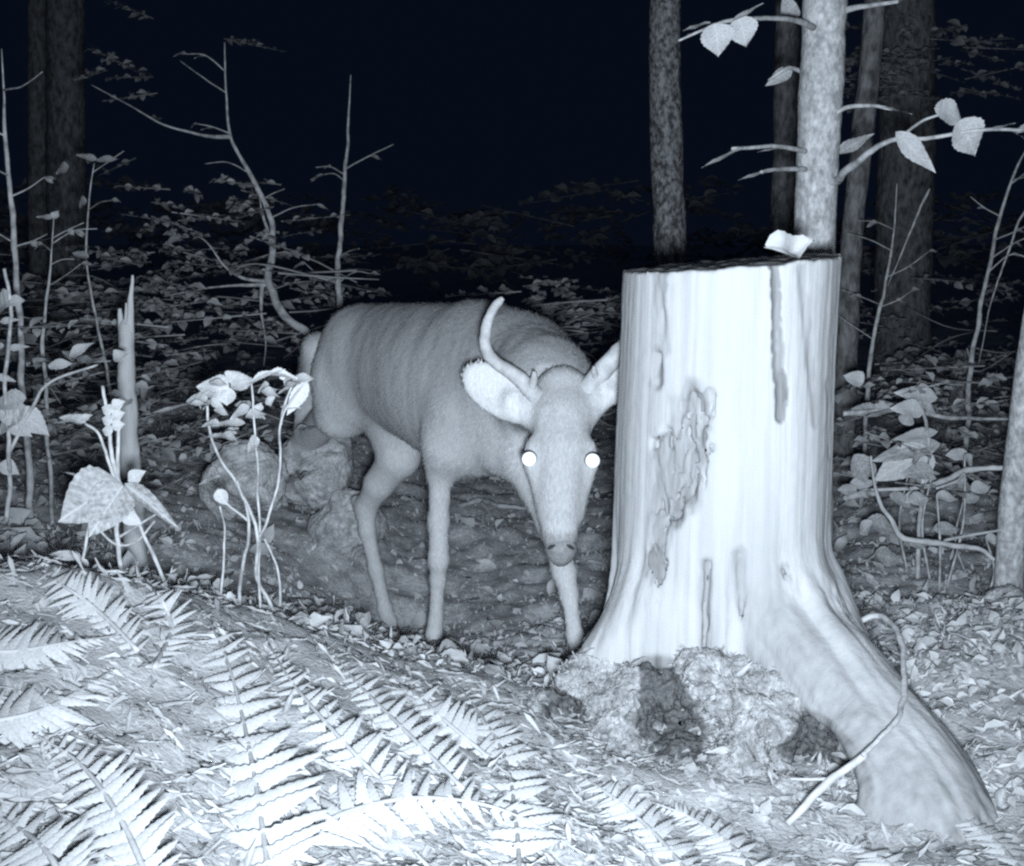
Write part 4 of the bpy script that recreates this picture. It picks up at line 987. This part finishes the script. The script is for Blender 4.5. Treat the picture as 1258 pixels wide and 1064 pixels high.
# countless flattened fern scraps and dead leaves
def scatter(name, label, cat, cnt, region, size, m, shapes, flatn=.5, lift_=.006, lenw=(1, 1)):
    g_ = Geo(); done = 0
    px = rng.uniform(region[0], region[2], cnt * 2); dd = region[1] * (region[3] / region[1]) ** rng.random(cnt * 2)
    xs = (px - CX) / FPX * dd; ys = dd
    hs = H(xs, ys)
    e = .02; nx = (H(xs - e, ys) - H(xs + e, ys)) / (2 * e); ny = (H(xs, ys - e) - H(xs, ys + e)) / (2 * e)
    for i in range(cnt):
        n_ = nrm(np.array([nx[i], ny[i], 1]) + rng.normal(0, flatn, 3)); d = nrm(rng.normal(0, 1, 3)); d = nrm(d - n_ * d.dot(n_))
        L = size * random.uniform(.6, 1.4) * lenw[0]
        v, f = shapes[i % len(shapes)]
        g_.add(apply4(frame((xs[i], ys[i], hs[i] + lift_ * random.random()), d, n_, L, L * lenw[1]), v), f)
    v, f = g_.arr(); base = (float(xs[0]), float(ys[0]), float(hs[0]))
    return solo(name, v, f, MT[m], base, label, cat, kind='stuff')
STRIP = [leaf_shape(.16, .2, .2, 0, seg=3, seed=41), leaf_shape(.22, .3, -.2, 0, seg=3, seed=42, curl=1), leaf_shape(.12, .1, .4, 0, seg=3, seed=43)]
WIDE = [leaf_shape(.34, .25, .25, 0, seg=5, seed=44), leaf_shape(.45, .3, -.1, .04, seg=5, seed=45), leaf_shape(.26, .2, .3, 0, seg=5, seed=46, curl=1)]
scatter('leaf_litter', 'dead leaves and moss tufts littering the forest floor', 'leaf litter', 11000, (-200, 1.95, 1450, 7.5), .022, 'litter', SMALL + STRIP, .9, .008)
BLADE = [(np.array([(0, -.07, 0), (0, .07, 0), (.55, .06, .08), (.55, -.06, .08), (1, .012, .3), (1, -.012, .3)]), [[0, 1, 2, 3], [3, 2, 4, 5]])]
def turf(cnt, region, size, m):
    g_ = Geo()
    px = rng.uniform(region[0], region[2], cnt); dd = region[1] * (region[3] / region[1]) ** rng.random(cnt)
    xs = (px - CX) / FPX * dd; hs = H(xs, dd); dens = fbm(np.stack([xs * 4, dd * 4, 0 * xs], -1), 3)
    for i in range(cnt):
        if dens[i] < random.uniform(-.5, .1): continue
        d = nrm(np.array([0, 0, 1]) + rng.normal(0, .55, 3)); n_ = nrm(rng.normal(0, 1, 3))
        L = size * random.uniform(.5, 1.3); v, f = BLADE[0]
        g_.add(apply4(frame((xs[i], dd[i], hs[i] - .004), d, n_, L, L * random.uniform(1.2, 2.6)), v), f)
    v, f = g_.arr(); return solo('ground_cover', v, f, MT[m], (0, 3, Hs(0, 3)), 'short moss and sprouts covering the ground behind the mound', 'ground cover', kind='stuff')
turf(34000, (-250, 2.0, 1500, 7), .014, 'litter')
scatter('side_litter', 'dead leaf crumbs on the bare mound right of the root', 'leaf litter', 2600, (1020, 1.5, 1420, 2.6), .026, 'litter', WIDE + STRIP + SMALL, .3, .004)
scatter('fallen_leaves', 'larger curled dead leaves lying about the forest floor', 'leaf litter', 1300, (-200, 2.0, 1450, 6.0), .05, 'litter', WIDE + SMALL, .5, .008)
scatter('fern_scraps', 'dry flattened fern scraps covering the foreground mound', 'fern litter', 4800, (-150, .85, 760, 2.05), .034, 'fern', STRIP + [PIN, WIDE[2]], .15, .004, (1, .9))
scatter('pale_litter', 'pale bits of dead leaf on the ground in front of the stump', 'leaf litter', 3000, (600, 1.1, 1400, 1.7), .026, 'fern', WIDE + STRIP, .18, .003)
# dead leaves caught on the mossy bank
g_ = Geo(); sel = rng.choice(np.where((bn[:, 2] > .1) & (bn[:, 1] < .4))[0], 110)
for k in sel:
    n_ = nrm(bn[k] + rng.normal(0, .35, 3)); d = nrm(rng.normal(0, 1, 3)); d = nrm(d - n_ * d.dot(n_)); L = random.uniform(.012, .034)
    v, f = WIDE[int(k) % 3]; g_.add(apply4(frame(bv[k] + bn[k] * .003, d, n_, L, L), v), f)
v, f = g_.arr(); solo('bank_litter', v, f, MT['mass'], bv[sel[0]], 'small dead leaves caught on the mossy bank under the stump', 'leaf litter', kind='stuff')
# understory that reads as one mass in the dark
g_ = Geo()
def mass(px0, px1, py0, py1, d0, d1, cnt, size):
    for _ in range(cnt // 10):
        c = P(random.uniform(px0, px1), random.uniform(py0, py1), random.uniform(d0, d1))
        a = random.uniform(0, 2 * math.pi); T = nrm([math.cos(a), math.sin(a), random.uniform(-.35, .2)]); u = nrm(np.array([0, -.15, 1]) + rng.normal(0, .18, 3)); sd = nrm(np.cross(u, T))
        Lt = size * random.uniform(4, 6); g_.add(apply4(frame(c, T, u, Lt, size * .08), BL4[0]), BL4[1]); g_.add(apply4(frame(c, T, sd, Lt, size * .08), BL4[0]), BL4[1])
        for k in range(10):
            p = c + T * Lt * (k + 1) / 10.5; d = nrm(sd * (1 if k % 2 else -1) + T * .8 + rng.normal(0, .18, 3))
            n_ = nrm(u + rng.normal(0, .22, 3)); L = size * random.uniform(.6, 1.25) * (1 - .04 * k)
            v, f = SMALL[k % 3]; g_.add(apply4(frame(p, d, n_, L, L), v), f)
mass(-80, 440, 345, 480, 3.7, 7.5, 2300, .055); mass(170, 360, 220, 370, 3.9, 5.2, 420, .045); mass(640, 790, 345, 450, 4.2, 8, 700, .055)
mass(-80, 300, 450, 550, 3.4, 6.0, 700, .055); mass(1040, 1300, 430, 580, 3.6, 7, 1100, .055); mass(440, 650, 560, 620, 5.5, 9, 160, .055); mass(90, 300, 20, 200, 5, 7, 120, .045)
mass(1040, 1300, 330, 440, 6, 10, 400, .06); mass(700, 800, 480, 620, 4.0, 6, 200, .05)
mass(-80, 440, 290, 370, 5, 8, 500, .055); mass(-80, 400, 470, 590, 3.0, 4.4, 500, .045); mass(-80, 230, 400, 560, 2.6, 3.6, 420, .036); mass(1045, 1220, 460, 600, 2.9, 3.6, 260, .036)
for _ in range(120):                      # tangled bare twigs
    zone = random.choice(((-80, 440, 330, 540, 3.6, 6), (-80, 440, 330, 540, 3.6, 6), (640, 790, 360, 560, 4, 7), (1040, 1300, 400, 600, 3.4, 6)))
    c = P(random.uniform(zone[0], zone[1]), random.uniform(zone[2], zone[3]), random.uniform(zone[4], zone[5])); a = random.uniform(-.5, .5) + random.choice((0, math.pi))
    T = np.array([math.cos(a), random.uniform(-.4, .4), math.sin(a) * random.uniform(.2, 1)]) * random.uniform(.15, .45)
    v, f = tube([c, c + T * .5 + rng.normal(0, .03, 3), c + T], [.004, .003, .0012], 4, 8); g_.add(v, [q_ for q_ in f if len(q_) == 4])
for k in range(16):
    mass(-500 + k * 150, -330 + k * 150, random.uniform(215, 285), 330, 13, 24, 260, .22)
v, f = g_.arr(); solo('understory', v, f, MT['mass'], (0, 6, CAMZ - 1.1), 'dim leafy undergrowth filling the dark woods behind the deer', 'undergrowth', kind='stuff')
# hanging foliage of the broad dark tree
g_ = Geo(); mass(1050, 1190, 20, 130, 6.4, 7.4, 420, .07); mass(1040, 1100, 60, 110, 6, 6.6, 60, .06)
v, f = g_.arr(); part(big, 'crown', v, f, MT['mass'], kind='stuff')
